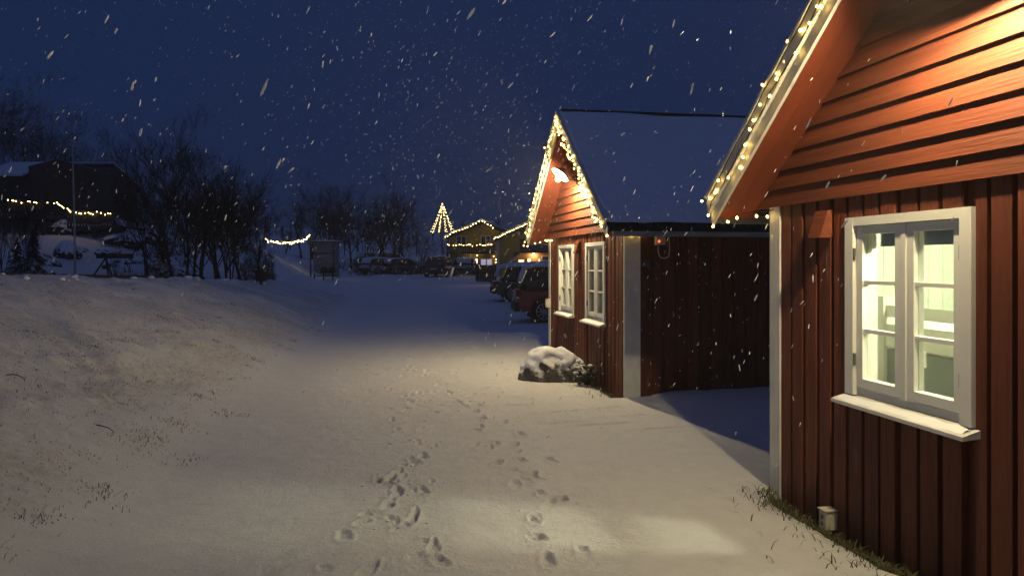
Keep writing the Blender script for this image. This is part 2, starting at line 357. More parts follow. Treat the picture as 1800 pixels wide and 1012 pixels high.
def gable_lamp(label, o, watts, zb=2.86, out=0.0):
    """barn lamp on a curved arm; tilted enamel shade, bulb below it"""
    root = thing('wall_lamp', label, 'lamp', (*o, 0), ROT)
    x = CW/2
    MB().box(x-.05, x+.05, -.1, -.07, zb+.02, zb+.16).build('wall_plate', M['lampdark'], root)
    MB().tube([(x, -.1, zb+.1), (x, -.17, zb+.16), (x, -.24, zb+.17), (x, -.29, zb+.13), (x, -.31, zb+.07)], .012, 8).build('arm', M['lampdark'], root, True)
    prof = [(.0, .085), (.03, .083), (.045, .05), (.09, .03), (.13, .005), (.145, -.02)]
    sh = MB().lathe(prof, 28).build('lamp_shade', M['lampdark'], root, True)
    inn = MB().lathe([(r*.97, h-.006) for r, h in prof], 28).build('shade_lining', M['enamel'], sh, True)
    sh.location = (x, -.32, zb); sh.rotation_euler = (R(-40), R(-6), 0)
    # the bulb itself gives the light: surface radiance for the wanted watts
    A = 4*math.pi*.036**2*1.12
    b = MB().ico((0, 0, 0), .036, 2, (1, 1, 1.2)).build('bulb', emis('lamp_bulb', (1, .80, .44), watts/(math.pi*A)), root, True); b.location = (x, -.336-out*.6, zb-.022-out)
    return root

# ---------------------------------------------------------------- cabins
SL = .74
def zs(x): return 1.99+(min(x, CW-x)+.233)*SL
def xs(z): return (z-1.99)/SL-.233
def window(cabin, x0, x1, z0=.80, z1=1.86):
    """double casement, three panes each side; face of the boards at y=-.044"""
    w = MB()
    w.box(x0, x0+.075, -.062, .10, z0+.02, z1).box(x1-.075, x1, -.062, .10, z0+.02, z1).box(x0+.075, x1-.075, -.060, .10, z1-.05, z1).box(x0+.075, x1-.075, -.03, .10, z0+.02, z0+.06)
    win = w.build('window', M['whitewin'], cabin)
    MB().add([(x0-.03, -.135, z0-.035), (x1+.03, -.135, z0-.035), (x1+.03, -.02, z0-.025), (x0-.03, -.02, z0-.025),
              (x0-.03, -.135, z0-.015), (x1+.03, -.135, z0-.015), (x1+.03, -.02, z0+.018), (x0-.03, -.02, z0+.018)],
             [(0,3,2,1),(4,5,6,7),(0,1,5,4),(1,2,6,5),(2,3,7,6),(3,0,4,7)]).build('sill', M['white'], win)
    MB().add([(x0-.0+ (x1-x0)*i/12, -.128+.012*random.random(), z0-.013) for i in range(13)]+[(x0+(x1-x0)*i/12, -.09, z0+.004+.006*random.random()) for i in range(13)]+[(x0+(x1-x0)*i/12, -.063, z0+.009+.008*random.random()) for i in range(13)], [(r_*13+i, r_*13+i+1, r_*13+i+14, r_*13+i+13) for r_ in range(2) for i in range(12)]).build('sill_snow', M['snowpack'], win, True)
    xc = (x0+x1)/2; zt = z1-.055; zbm = z0+.068
    MB().box(xc-.016, xc+.016, -.045, .06, z0+.06, z1-.052).build('mullion', M['whitewin'], win)
    for a, b, sgn in ((x0+.082, xc-.02, -1), (xc+.02, x1-.082, 1)):
        fw = .052
        s = MB().box(a, a+fw, -.04, .02, zbm, zt).box(b-fw, b, -.04, .02, zbm, zt).box(a+fw, b-fw, -.039, .02, zt-fw+.008, zt).box(a+fw, b-fw, -.039, .02, zbm, zbm+fw)
        s.build('sash', M['whitewin'], win)
        zi0, zi1 = zbm+fw, zt-fw+.008; h = (zi1-zi0)/3
        for k in (1, 2): MB().box(a+fw, b-fw, -.034, .008, zi0+h*k-.011, zi0+h*k+.011).build('muntin', M['whitewin'], win)
        for k in range(3):
            MB().box(a+fw, b-fw, -.012, -.008, zi0+h*k+(.011 if k else 0), zi0+h*(k+1)-(.011 if k < 2 else 0)).build('pane', M['glass'], win)
        xh = a-.006 if sgn < 0 else b+.006
        for zh in (zbm+.16, zt-.16): MB().tube([(xh, -.052, zh-.035), (xh, -.052, zh+.035)], .009, 8).build('hinge', M['hinge'], win)
        MB().tube([(b-.02 if sgn < 0 else a+.02, .02, zbm+.25), (b-.02 if sgn < 0 else a+.02, .05, zbm+.25), (b-.02 if sgn < 0 else a+.02, .055, zbm+.17)], .008, 6).build('handle', M['whitewin'], win)
    return win
def cabin(name, label, o, wins, D=4.6, near_side=False):
    c = thing(name, label, 'cabin', (*o, 0), ROT)
    # walls with openings
    wall = MB(); xe = [0]+[v for w in wins for v in (w[0], w[1])]+[CW]
    for i in range(0, len(xe)-1):
        if i % 2 == 0: wall.box(xe[i], xe[i+1], 0, .12, -.4, 2.05)
        else: wall.box(xe[i], xe[i+1], 0, .12, -.4, .80).box(xe[i], xe[i+1], 0, .12, 1.86, 2.05)
    wall.box(0, .12, .12, D, -.4, 2.05).box(CW-.12, CW, .12, D, -.4, 2.05).box(.12, CW-.12, D-.12, D, -.4, 2.05)
    wall.prism_y([(xs(2.05)+.02, 2.05), (CW-xs(2.05)-.02, 2.05), (CW/2, zs(CW/2)-.015)], -.028, .05)
    wall.prism_y([(.0, 2.052), (CW, 2.052), (CW/2, zs(CW/2)-.015)], D-.05, D)
    wl = wall.build('wall', M['red'], c)
    pitch = .15; n = int(CW/pitch)
    for i in range(n+1):
        a = .105+i*pitch+random.uniform(-.006, .006); b = min(a+random.uniform(.113, .121), CW-.002)
        if b-a < .03: continue
        th = random.uniform(.020, .026)
        spans = [(-.4, 1.995)]
        for w0, w1 in wins:
            if b > w0 and a < w1: 
                spans = [(-.4, .775), (1.862, 1.995)]
                if a < w0-.03: spans = [(-.4, 1.995)]; b = min(b, w0-.002)
                elif b > w1+.03: spans = [(-.4, 1.995)]; a = max(a, w1+.002)
        for z0, z1 in spans: MB().box(a, b, -.001-th-.018, -.018+.01, z0, z1).build('board', M['red'], wl)
    if near_side:
        y = .17
        while y < D:
            MB().box(CW-.005, CW+random.uniform(.02, .026), y, y+.112, -.4, 2.03).build('board', M['red'], wl); y += .15
        MB().box(CW+.0, CW+.035, -.045, .155, -.4, 2.0).build('corner_board', M['white'], c)
    MB().box(-.03, .10, -.052, -.001, -.4, 1.99).build('corner_board', M['white'], c)
    # lap boards of the gable
    z = 1.985; pz = .122
    gb = []
    while z < zs(CW/2)-.06:
        zt = min(z+pz+.004, zs(CW/2)-.03); a0 = xs(z)+.0; a1 = xs(zt)
        yb, yt = -.064-random.uniform(0, .005), -.044
        vs = [(a0, yb, z), (CW-a0, yb, z), (CW-a1, yt, zt), (a1, yt, zt), (a0, yb+.02, z), (CW-a0, yb+.02, z), (CW-a1, -.027, zt), (a1, -.027, zt)]
        MB().add(vs, [(0,1,2,3), (5,4,7,6), (4,5,1,0), (3,2,6,7), (1,5,6,2), (4,0,3,7)]).build('lap_board', M['redlap'], wl); z += pz
    # roof
    y0, y1 = -.36, D+.3
    for sgn in (0, 1):
        fx = (lambda x: x) if sgn == 0 else (lambda x: CW-x)
        def pz_(pts):
            pp = [(fx(x), z) for x, z in pts]; return pp if sgn == 0 else pp[::-1]
        xa, xb = -.30, CW/2
        deck = MB().prism_y(pz_([(xa, zs(xa)), (xb, zs(xb)), (xb, zs(xb)+.085), (xa, zs(xa)+.085)]), y0+.024, y1).build('roof', M['dark'], c)
        for k, (ya, yb) in enumerate(((y0+.026, -.205), (-.203, -.03))):
            MB().prism_y(pz_([(xa+.002, zs(xa)-.018), (xb-.004, zs(xb)-.020), (xb-.004, zs(xb)-.002), (xa+.002, zs(xa)-.001)]), ya, yb).build('soffit_board', M['redsoffit'], deck)
        MB().prism_y(pz_([(-.233, 1.988), (.0, 1.988), (.0, zs(0)-.003), (-.233, zs(-.233)-.003)]), -.027, D).build('eave_box', M['redsoffit'], deck)
        # bargeboards: lower board, upper board a little proud
        def barge(lo, hi, ya, yb, nm, xend):
            MB().prism_y(pz_([(xend, zs(xend)+lo), (xb-.001, zs(xb)+lo), (xb-.001, zs(xb)+hi), (xend-.03, zs(xend)+hi)]), ya, yb).build(nm, M['white'], deck)
        barge(-.055, .05, y0, y0+.022, 'bargeboard', -.31); barge(.04, .15, y0-.026, y0-.002, 'bargeboard', -.325)
        barge(.151, .166, y0-.04, y0+.04, 'bargeboard_cap', -.33)
        # corrugated sheet
        sh = MB(); ys = np.arange(y0+.09, y1, .0125); vs = []; 
        for yy in ys:
            h = .012*math.sin(2*math.pi*yy/.10)
            for x in (-.36, xb): vs.append((fx(x), yy, zs(x)+.105+h))
        nn = len(ys)
        for yy in ys:
            h = .012*math.sin(2*math.pi*yy/.10)
            vs.append((fx(-.36), yy, zs(-.36)+.088))
        fs = [(2*i, 2*i+1, 2*i+3, 2*i+2) for i in range(nn-1)]+[(2*nn+i, 2*i, 2*i+2, 2*nn+i+1) for i in range(nn-1)]
        MB().add(vs, fs).build('roofing_sheet', M['sheet'], deck)
        # snow blanket
        sv = []; sf = []; nxx, nyy = 28, 60
        for j in range(nyy+1):
            yy = y0+.0+(y1-y0)*(j/nyy)**1.5
            for i in range(nxx+1):
                tt = i/nxx; x = -.335+.035*float(fbm(np.array(yy*3.), np.array(2.+sgn)))*(1-tt)+(xb+.335)*tt
                e = min(1, tt*14, (nxx-i)*.9+.2, j*.5+.05); x = min(x, xb-.001)
                sv.append((fx(x), yy, zs(x)+.135+.06*e**.5+.03*float(fbm(np.array(x*1.6), np.array(yy*1.6), 4))*min(1, tt*8)))
        for j in range(nyy):
            for i in range(nxx): q = j*(nxx+1)+i; sf.append((q, q+1, q+nxx+2, q+nxx+1))
        MB().add(sv, sf).build('roof_snow', M['snowpack'], deck, True)
        # gutter
        gv = []; gf = []; gn = 8
        for yy in (y0+.05, y1):
            for k in range(gn+1):
                a = math.pi+math.pi*k/gn; gv.append((fx(-.40+.055*math.cos(a)), yy, zs(-.36)+.045+.055*math.sin(a)))
        gf = [(k, k+1, k+gn+2, k+gn+1) for k in range(gn)]+[tuple(range(gn+1)), tuple(range(2*gn+1, gn, -1))]
        MB().add(gv, gf).build('gutter', M['gutter'], deck, True)
    MB().prism_y([(CW/2-.035, zs(CW/2)+.15), (CW/2+.035, zs(CW/2)+.15), (CW/2+.03, zs(CW/2)+.188), (CW/2, zs(CW/2)+.197), (CW/2-.03, zs(CW/2)+.188)], y0+.05, y1).build('ridge_cap', M['dark'], c)
    # room behind the windows
    r = MB()
    r.box(.16, CW-.16, .13, D-.16, .05, .10)
    r.build('room_floor', M['floor'], c)
    MB().box(.125, CW-.125, .125, D-.125, 2.10, 2.14).build('room_ceiling', M['roomwhite'], c)
    ln = MB(); ln.box(CW-.14, CW-.122, .13, D-.13, .1, 2.1).box(.142, CW-.142, D-.14, D-.122, .1, 2.1).build('room_lining', M['green_panel'], c)
    i = 0; y = .13
    while y < D-.2:
        MB().box(.122, .14, y, min(y+.117, D-.14), .1, 2.1).build('wall_panel', M['green_panel'], wl); y += .12
    ft = MB(); xe = [.142]+[v for w in wins for v in (w[0]+.03, w[1]-.03)]+[CW-.142]
    for i in range(0, len(xe)-1):
        if i % 2 == 0: ft.box(xe[i], xe[i+1], .121, .135, .1, 2.1)
        else: ft.box(xe[i], xe[i+1], .121, .135, .1, .86).box(xe[i], xe[i+1], .121, .135, 1.81, 2.1)
    ft.build('room_front', M['roomwhite'], c)
    return c
def vent(parent, x, z):
    return MB().add([(x, -.045, z), (x+.13, -.045, z), (x, -.13, z-.0), (x+.13, -.13, z), (x, -.045, z+.17), (x+.13, -.045, z+.17), (x, -.075, z+.17), (x+.13, -.075, z+.17)],
        [(0,1,3,2), (2,3,7,6), (4,6,7,5), (0,2,6,4), (1,5,7,3), (0,4,5,1)]).build('vent_hood', M['redlap'], parent)
near = cabin('red_cabin', 'near red cabin with large lit window and lap board gable', NEAR0, [(.85, 1.81), (2.38, 3.34)])
window(near, .85, 1.81); window(near, 2.38, 3.34); vent(near, .57, 1.75)
mid = cabin('red_cabin', 'farther red cabin with two narrow windows behind the boulder', MID0, [(.70, 1.60), (2.26, 3.16)], near_side=True)
window(mid, .70, 1.60); window(mid, 2.26, 3.16); vent(mid, 1.87, 1.72)
gable_lamp('gable lamp on the near cabin, at the top edge of the picture', NEAR0, 212, 2.96)
gable_lamp('bright gable lamp under the peak of the farther cabin', MID0, 262, out=.05)
def roomlight(o, label, watts, x, y):
    r = thing('ceiling_lamp', label, 'lamp', (*o, 0), ROT)
    b = MB().ico((x, y, 2.04), .06, 2, (1, 1, .7)).build('globe', emis('ceiling_globe', (1, .9, .62), 10), r, True)
    li = bpy.data.lights.new('room_light', 'POINT'); li.energy = watts; li.color = (1, .88, .60); li.shadow_soft_size = .06
    lo = bpy.data.objects.new('room_light', li); COL.objects.link(lo); lo.parent = r; lo.location = (x, y, 1.95)
roomlight(NEAR0, 'ceiling lamp inside the near cabin', 240, 1.43, .84)
roomlight(MID0, 'ceiling lamp inside the farther cabin', 7, 2.2, 2.2)

# room contents of the near cabin
b = thing('bunk_bed', 'white bunk bed with posts seen through the near cabin window', 'bed', (*NEAR0, 0), ROT)
for (x, y) in ((.22, .68), (.98, .68), (.22, 2.45), (.98, 2.45)): MB().box(x-.045, x+.045, y-.045, y+.045, .1, 1.36 if y < 1 else 1.7).build('post', M['bedwhite'], b)
MB().box(.26, .94, .65, .675, 1.02, 1.17).build('end_board', M['bedwhite'], b); MB().box(.985, 1.01, .6, 2.4, 1.0, 1.15).build('side_board', M['bedwhite'], b)
MB().box(.26, .94, .655, .67, 1.22, 1.30).build('end_rail', M['bedwhite'], b)
MB().box(.985, 1.01, .6, 2.4, 1.22, 1.30).build('side_rail', M['bedwhite'], b)
MB().box(.2, .98, .69, 2.44, 1.0, 1.06).build('slat_base', M['bedwhite'], b)
d = MB(); 
gv = [[(.21+.76*i/12, .70+1.73*j/24, 1.2+.07*float(fbm(np.array(i*.5), np.array(j*.4)))-(.08 if i in (0, 12) or j in (0, 24) else 0)) for i in range(13)] for j in range(25)]
d.add([p for r_ in gv for p in r_], [(j*13+i, j*13+i+1, j*13+i+14, j*13+i+13) for j in range(24) for i in range(12)])
tag(d.build('duvet', M['linen'], None, True), 'white rumpled duvet on the bunk bed in the window', 'duvet'); dv = bpy.data.objects['duvet']; dv.location = (*NEAR0, 0); dv.rotation_euler = (0, 0, ROT)
cu = MB().box(.27, .93, .66, .672, .12, 1.0).build('bed_curtain', M['greygreen']); tag(cu, 'grey green cloth hung below the bunk bed in the window', 'curtain'); cu.location = (*NEAR0, 0); cu.rotation_euler = (0, 0, ROT)
def blind(o, x0, x1, z0, lab):
    m_ = MB(); pts = []
    m_.box(x0+.09, x1-.09, .11, .118, z0, 1.84); bl = m_.build('window_blind', M['blind']); bl.location = (*o, 0); bl.rotation_euler = (0, 0, ROT); tag(bl, lab, 'blind')
blind(NEAR0, .85, 1.81, 1.69, 'dark rolled blind at the top of the near window')
def curtain(o, x0, x1, lab):
    m_ = MB(); n = 24; vs = []; fs = []
    for i in range(n+1):
        x = x0+(x1-x0)*i/n; y = .17+.02*math.sin(i*1.25)
        vs += [(x, y, .78), (x, y, 1.84)]
    fs = [(2*i, 2*i+2, 2*i+3, 2*i+1) for i in range(n)]
    cb = m_.add(vs, fs).build('curtain', M['linen'], None, True); cb.location = (*o, 0); cb.rotation_euler = (0, 0, ROT); tag(cb, lab, 'curtain')
curtain(MID0, .72, .98, 'white curtain at the far edge of the farther cabin left window'); curtain(MID0, 2.28, 2.50, 'white curtain behind the farther cabin window beside the corner')
blind(MID0, .70, 1.60, 1.62, 'rolled blind in the farther cabin left window'); blind(MID0, 2.26, 3.16, 1.66, 'rolled blind in the farther cabin window beside the corner')

# small fixtures
jb = thing('socket_box', 'cream plastic socket box low on the near cabin wall', 'socket', (*NEAR0, 0), ROT)
MB().box(.685, .755, -.125, -.044, -.035, .075).build('housing', M['box'], jb); MB().box(.678, .762, -.133, -.044, .077, .085).build('lid', M['box'], jb)
for zz in (-.012, .03): MB().lathe([(.0, -.1275), (.013, -.1275), (.013, -.125)], 12, 'y', (.72, 0, zz+.008)).build('screw', M['hinge'], jb)
sb = thing('outlet_box', 'small white outlet box on the far corner of the farther cabin', 'socket', (*MID0, 0), ROT)
MB().box(-.02, .09, -.11, -.052, .83, .98).build('housing', M['box'], sb); MB().box(.0, .07, -.118, -.11, .86, .95).build('flap', M['white'], sb)
al = thing('sensor_box', 'pale box with small red light under the eave of the farther cabin', 'sensor', (*MID0, 0), ROT)
MB().box(CW+.03, CW+.10, .33, .44, 1.80, 1.94).build('housing', M['box'], al)
MB().ico((CW+.105, .36, 1.84), .014, 1).build('indicator_light', emis('red_led', (1, .10, .03), 3), al)
MB().tube([(CW+.06, .36, 1.80), (CW+.07, .365, 1.70), (CW+.07, .39, 1.65), (CW+.07, .44, 1.64), (CW+.07, .49, 1.66), (CW+.07, .505, 1.72), (CW+.05, .505, 1.9)], .007, 6).build('cable', M['box'], al, True)
vc = MB().lathe([(0, .075), (.045, .07), (.07, .04), (.075, 0)], 16, 'x').build('vent_cap', M['dark'], None, True); vc.matrix_world = Matrix.Translation((*MID0, 0)) @ Matrix.Rotation(ROT, 4, 'Z') @ Matrix.Translation((CW+.022, .27, 1.58))
tag(vc, 'black round vent cap high on the shaded cabin wall', 'vent')

# string lights on the cabins
YB = -.395
def verge(x, dz=.045, y=YB): return (x, y, zs(x)+dz)
light_string('string lights along the sloping verge of the near cabin', [(-.33, YB, 1.93), verge(-.31), verge(CW/2), verge(CW+.31)], .10, .0092, loc=(*NEAR0, 0), rz=ROT, jit=.045, drop=0, wob=.012)
light_string('second string of lights along the top of the near cabin verge', [verge(-.33, .12, -.405), verge(CW/2, .12, -.405), verge(CW+.3, .12, -.405)], .15, .0088, loc=(*NEAR0, 0), rz=ROT, jit=.04, drop=0, gap=.25)
light_string('short string of lights under the near cabin eave corner', [(-.30, -.34, 1.88), (-.2, -.22, 1.955), (-.12, -.10, 1.965), (.0, -.09, 1.95), (.08, -.085, 1.965)], .085, .0098, loc=(*NEAR0, 0), rz=ROT, jit=.015, drop=.02)
light_string('string lights wound thickly along the peaked verge of the farther cabin', [(-.33, YB, 1.91), verge(-.31), verge(CW/2), verge(CW+.31)], .043, .0100, loc=(*MID0, 0), rz=ROT, jit=.06, drop=0, wob=.02)
light_string('inner string of lights below the peaked verge of the farther cabin', [verge(CW/2, -.04, -.39), verge(CW+.28, -.04, -.39)], .07, .0095, loc=(*MID0, 0), rz=ROT, jit=.05, drop=0, wob=.02)
light_string('short string of lights under the far eave of the farther cabin', [(-.3, -.37, 1.88), (-.2, -.25, 1.93), (.02, -.12, 1.965), (.6, -.11, 1.965)], .11, .011, loc=(*MID0, 0), rz=ROT, jit=.015, drop=.02)
light_string('short string of lights over the white corner of the farther cabin', [(CW+.3, -.35, 1.89), (CW+.22, -.2, 1.94), (CW+.1, -.08, 1.95), (CW+.07, .05, 1.94), (CW+.07, .3, 1.93)],   .10, .0115, loc=(*MID0, 0), rz=ROT, jit=.015, drop=.02)

# ---------------------------------------------------------------- boulder
bo = thing('boulder', 'large dark boulder with a snow cap beside the farther cabin', 'boulder', (.64, 10.08, -.04))
def rockmesh(seed, grow, snow):
    random.seed(seed); m_ = MB(); V, Fc = ICO[3]; bm = bmesh.new(); bmesh.ops.create_icosphere(bm, subdivisions=5, radius=1)
    for v in bm.verts:
        p = v.co.copy()
        n = float(fbm(np.array(p.x*1.4+p.z+4), np.array(p.y*1.4-p.z*.7+9), 4))*.3+float(fbm(np.array(p.x*5+p.z*4), np.array(p.y*5-p.z*3), 3))*.05
        q = p*(1+n); q.x *= .53; q.y *= .34; q.z = q.z*.43 if q.z > 0 else q.z*.25
        q.z *= 1-.45*max(0, q.x)
        if snow:
            lvl = .17+.30*float(fbm(np.array(p.x*2.9+1.6), np.array(p.y*1.2+p.z*2.2+7), 4))+.24*max(0, -p.y)-.06*max(0, p.x)
            q.z -= 0; k = (q.z-lvl)/.08
            if k < 0: q *= .90
            else: q = q*(1+.025*min(1, k))+Vector((0, 0, .022*min(1, k)))
        v.co = q
    me = bpy.data.meshes.new('m'); bm.to_mesh(me); bm.free(); me.polygons.foreach_set('use_smooth', [True]*len(me.polygons)); return me
M['rock'] = snowtop(mat('rock', (.045, .042, .034), .9, var=.7, vscale=(9, 9, 9), bump=1.0, bscale=26, col2=(.16, .15, .125)), .42, .56, 11, (.8, .8, .8))
rm = rockmesh(5, 1, False); rm.materials.append(M['rock']); ro = bpy.data.objects.new('stone', rm); COL.objects.link(ro); ro.parent = bo
sm = rockmesh(5, 1, True); sm.materials.append(M['snowpack']); so = bpy.data.objects.new('snow_cap', sm); COL.objects.link(so); so.parent = bo
random.seed(11)

# ---------------------------------------------------------------- grass
def blades(name, label, pos, mats, hlo, hhi, lean, wd=.004, parent=None):
    m_ = MB()
    for (x, y, z) in pos:
        h = random.uniform(hlo, hhi); a = random.uniform(0, 6.28); l = random.uniform(*lean)*h; w = wd*random.uniform(.7, 1.4)
        dx, dy = math.cos(a), math.sin(a); sx, sy = -dy*w, dx*w
        m_.add([(x-sx, y-sy, z-.015), (x+sx, y+sy, z-.015), (x+dx*l*.4+sx*.8, y+dy*l*.4+sy*.8, z+h*.6), (x+dx*l*.4-sx*.8, y+dy*l*.4-sy*.8, z+h*.6), (x+dx*l, y+dy*l, z+h*.85)],
               [(0,1,2,3), (3,2,4)])
    o = m_.build(name, mats); tag(o, label, 'grass', kind='stuff'); return o
M['straw'] = mat('dry_grass', (.20, .16, .08), .9, var=.5, vscale=(6, 6, 6))
M['green'] = mat('green_grass', (.04, .055, .018), .8, var=.5, vscale=(9, 9, 9), col2=(.09, .075, .035))
pos = []
cl = []
for i in range(620):
    y = 3.6+18*random.random(); d0 = random.uniform(.2, 4.0)
    x = -(1.84+.149*y)-d0
    if x/y < -.85: continue
    cl.append((x, y))
for (cx, cy) in cl:
    n = random.choice([3, 5, 8, 14]); s = random.choice([.05, .08, .14])
    for k in range(n): pos.append((cx+random.gauss(0, s), cy+random.gauss(0, s)))
for i in range(5200):
    y = 3.2+18*random.random()**1.2; x = -(1.84+.149*y)-random.uniform(.15, 4.2)
    if x/y > -.85: pos.append((x, y))
P2 = np.array(pos); Z2 = surf(P2[:, 0], P2[:, 1])
blades('bank_grass', 'dry grass tips poking through the snow on the bank', [(p[0], p[1], z) for p, z in zip(P2, Z2)], M['straw'], .008, .026, (1.0, 3.0), .0022)
tp = []
for px, py, dd in [(160,610,1.2),(235,600,1.2),(265,580,1),(300,565,1),(355,575,1),(250,785,.3),(140,640,.8),(320,810,.2),(300,745,.5),(190,880,.2),(400,730,.3),(80,910,.4),(60,590,1.2),(405,610,.5)]:
    # march the view ray to the bank
    r_ = (px-900)/F; Y = 3.0
    while Y < 25 and EYE-(py-460)/F*Y > gz(r_*Y, Y): Y += .05
    for k in range(40): 
        x = r_*Y+random.gauss(0, .10); y = Y+random.gauss(0, .12); tp.append((x, y))
for i in range(60):
    y = 3.6+14*random.random(); x = -(1.84+.149*y)-random.choice([random.uniform(.05, .35), random.uniform(.3, 3.8), random.uniform(.3, 3.8)])
    if x/y < -.8: continue
    sd = random.uniform(.025, .07)
    for k in range(random.choice([14, 22, 30])): tp.append((x+random.gauss(0, sd*1.3), y+random.gauss(0, sd)))
P3 = np.array(tp); Z3 = surf(P3[:, 0], P3[:, 1])
blades('grass_tufts', 'larger tufts of yellow green grass on the bank', [(p[0], p[1], z) for p, z in zip(P3, Z3)], mat('yellow_green_grass', (.11, .10, .035), .9, var=.5, col2=(.19, .16, .07)), .012, .04, (.8, 2.4), .0024)
for o, lab, n in ((NEAR0, 'green grass growing along the foot of the near cabin wall', 1900), (MID0, 'green grass growing along the foot of the farther cabin wall', 900)):
    pp = []
    for i in range(n):
        lx = random.uniform(.0, 3.3 if o is NEAR0 else CW); ly = -.06-abs(random.gauss(0, .09 if random.random() < .8 else .26))
        if o is MID0 and lx < 1.9: continue
        x = o[0]+lx*UX-ly*UY*1.0; y = o[1]+lx*UY+ly*UX
        x = o[0]+lx*UX+ly*(-UY); pp.append((x, y))
    pp = np.array(pp); zz = surf(pp[:, 0], pp[:, 1])
    blades('wall_grass', lab, [(p[0], p[1], z) for p, z in zip(pp, zz)], M['green'], .02, .07, (.8, 2.2), .0032)
def twig(label, px, py, pts, r=.0045):
    r_ = (px-900)/F; Y = 3.0
    while Y < 25 and EYE-(py-460)/F*Y > gz(r_*Y, Y): Y += .03
    x0, y0 = r_*Y, Y; m_ = MB(); m_.tube([(x0+a, y0+b_, gz(x0+a, y0+b_)+c) for a, b_, c in pts], [r*(1-.12*i) for i in range(len(pts))], 5)
    tag(m_.build('twig', M['twig']), label, 'twig')
twig('dark bent twig lying on the lower snow bank', 190, 760, [(-.11, .03, .0), (-.05, .02, .018), (.0, .015, .026), (.05, -.01, .022), (.065, -.04, .02), (.06, -.07, .0)])
twig('short dark twig higher up the snow bank', 28, 665, [(-.09, .0, .0), (-.04, .02, .02), (.02, .0, .034), (.06, .01, .036), (.075, .0, .02)])
# snow clods along the crest of the bank
cm = MB()
for i in range(70):
    y = random.uniform(10.5, 27); x = -(1.84+.149*y)-(3.9+random.uniform(-.4, .7))/.989; rr = random.choice([.03, .04, .05, .07])*random.uniform(.7, 1.2)
    cm.ico((x, y, gz(x, y)+rr*.35), rr, 2, (1.3, 1, .75), .16)
tag(cm.build('snow_clods', M['snowpack'], None, True), 'clods of ploughed snow along the crest of the bank', 'snow', kind='stuff')

cr = MB()
for (x, y, a, L, Wd, dp) in fp:
    for k in range(random.choice([0, 1, 2])):
        xx = x+random.gauss(0, .09); yy = y+random.gauss(0, .11); rr = random.uniform(.003, .010); cr.ico((xx, yy, gz(xx, yy)+rr*.15), rr, 2, (1.4, 1.2, .6), .15)
tag(cr.build('snow_crumbs', M['snowpack'], None, True), 'crumbs of kicked up snow around the footprints', 'snow', kind='stuff')
# plant beside the boulder
pl = thing('small_shrub', 'snowy low shrub between the boulder and the cabin wall', 'shrub', (.98, 9.62, 0))
st = MB(); lf = MB(); ls = MB()
for i in range(26):
    a = random.uniform(0, 6.28); l = random.uniform(.08, .26); p = Vector((math.cos(a)*l*.6, math.sin(a)*l*.5, random.uniform(.06, .30)))
    st.tube([(0, 0, -.05), p*.6+Vector((0, 0, .03)), p], [.006, .004, .002], 4)
    for k in range(5):
        q = p*random.uniform(.55, 1)+Vector((random.gauss(0, .03),)*3); lf.ico(q, .022, 1, (1.2, .9, .35), .3)
    if i % 3 == 0: ls.ico(p+Vector((0, 0, .02)), .032, 2, (1.2, 1, .7), .2)
st.build('stem', M['twig'], pl); lf.build('foliage', M['green'], pl); ls.build('snow_tufts', M['snowpack'], pl, True)['kind'] = 'stuff'

# ---------------------------------------------------------------- vehicles
M['glasscar'] = mat('car_glass', (.01, .012, .016), .08, spec=.6)
M['tyre'] = mat('tyre', (.012, .012, .012), .85, var=.3)
M['rim'] = mat('rim', (.42, .42, .43), .3, metal=.7)
M['plastic'] = mat('black_plastic', (.014, .014, .015), .6)
M['taillight'] = mat('tail_light', (.22, .012, .01), .2)
M['plate'] = mat('number_plate', (.6, .6, .58), .4)
def paint(name, c): 
    m_ = mat(name, c, .28, spec=.5); m_.node_tree.nodes['Principled BSDF'].inputs['Coat Weight'].default_value = .5; return m_
def loft(stations, npts=None):
    m_ = MB(); n = len(stations[0]); vs = [p for s in stations for p in s]
    fs = [(i*n+k, i*n+(k+1) % n, (i+1)*n+(k+1) % n, (i+1)*n+k) for i in range(len(stations)-1) for k in range(n)]
    fs += [tuple(range(n-1, -1, -1)), tuple(range((len(stations)-1)*n, len(stations)*n))]
    return m_.add(vs, fs)
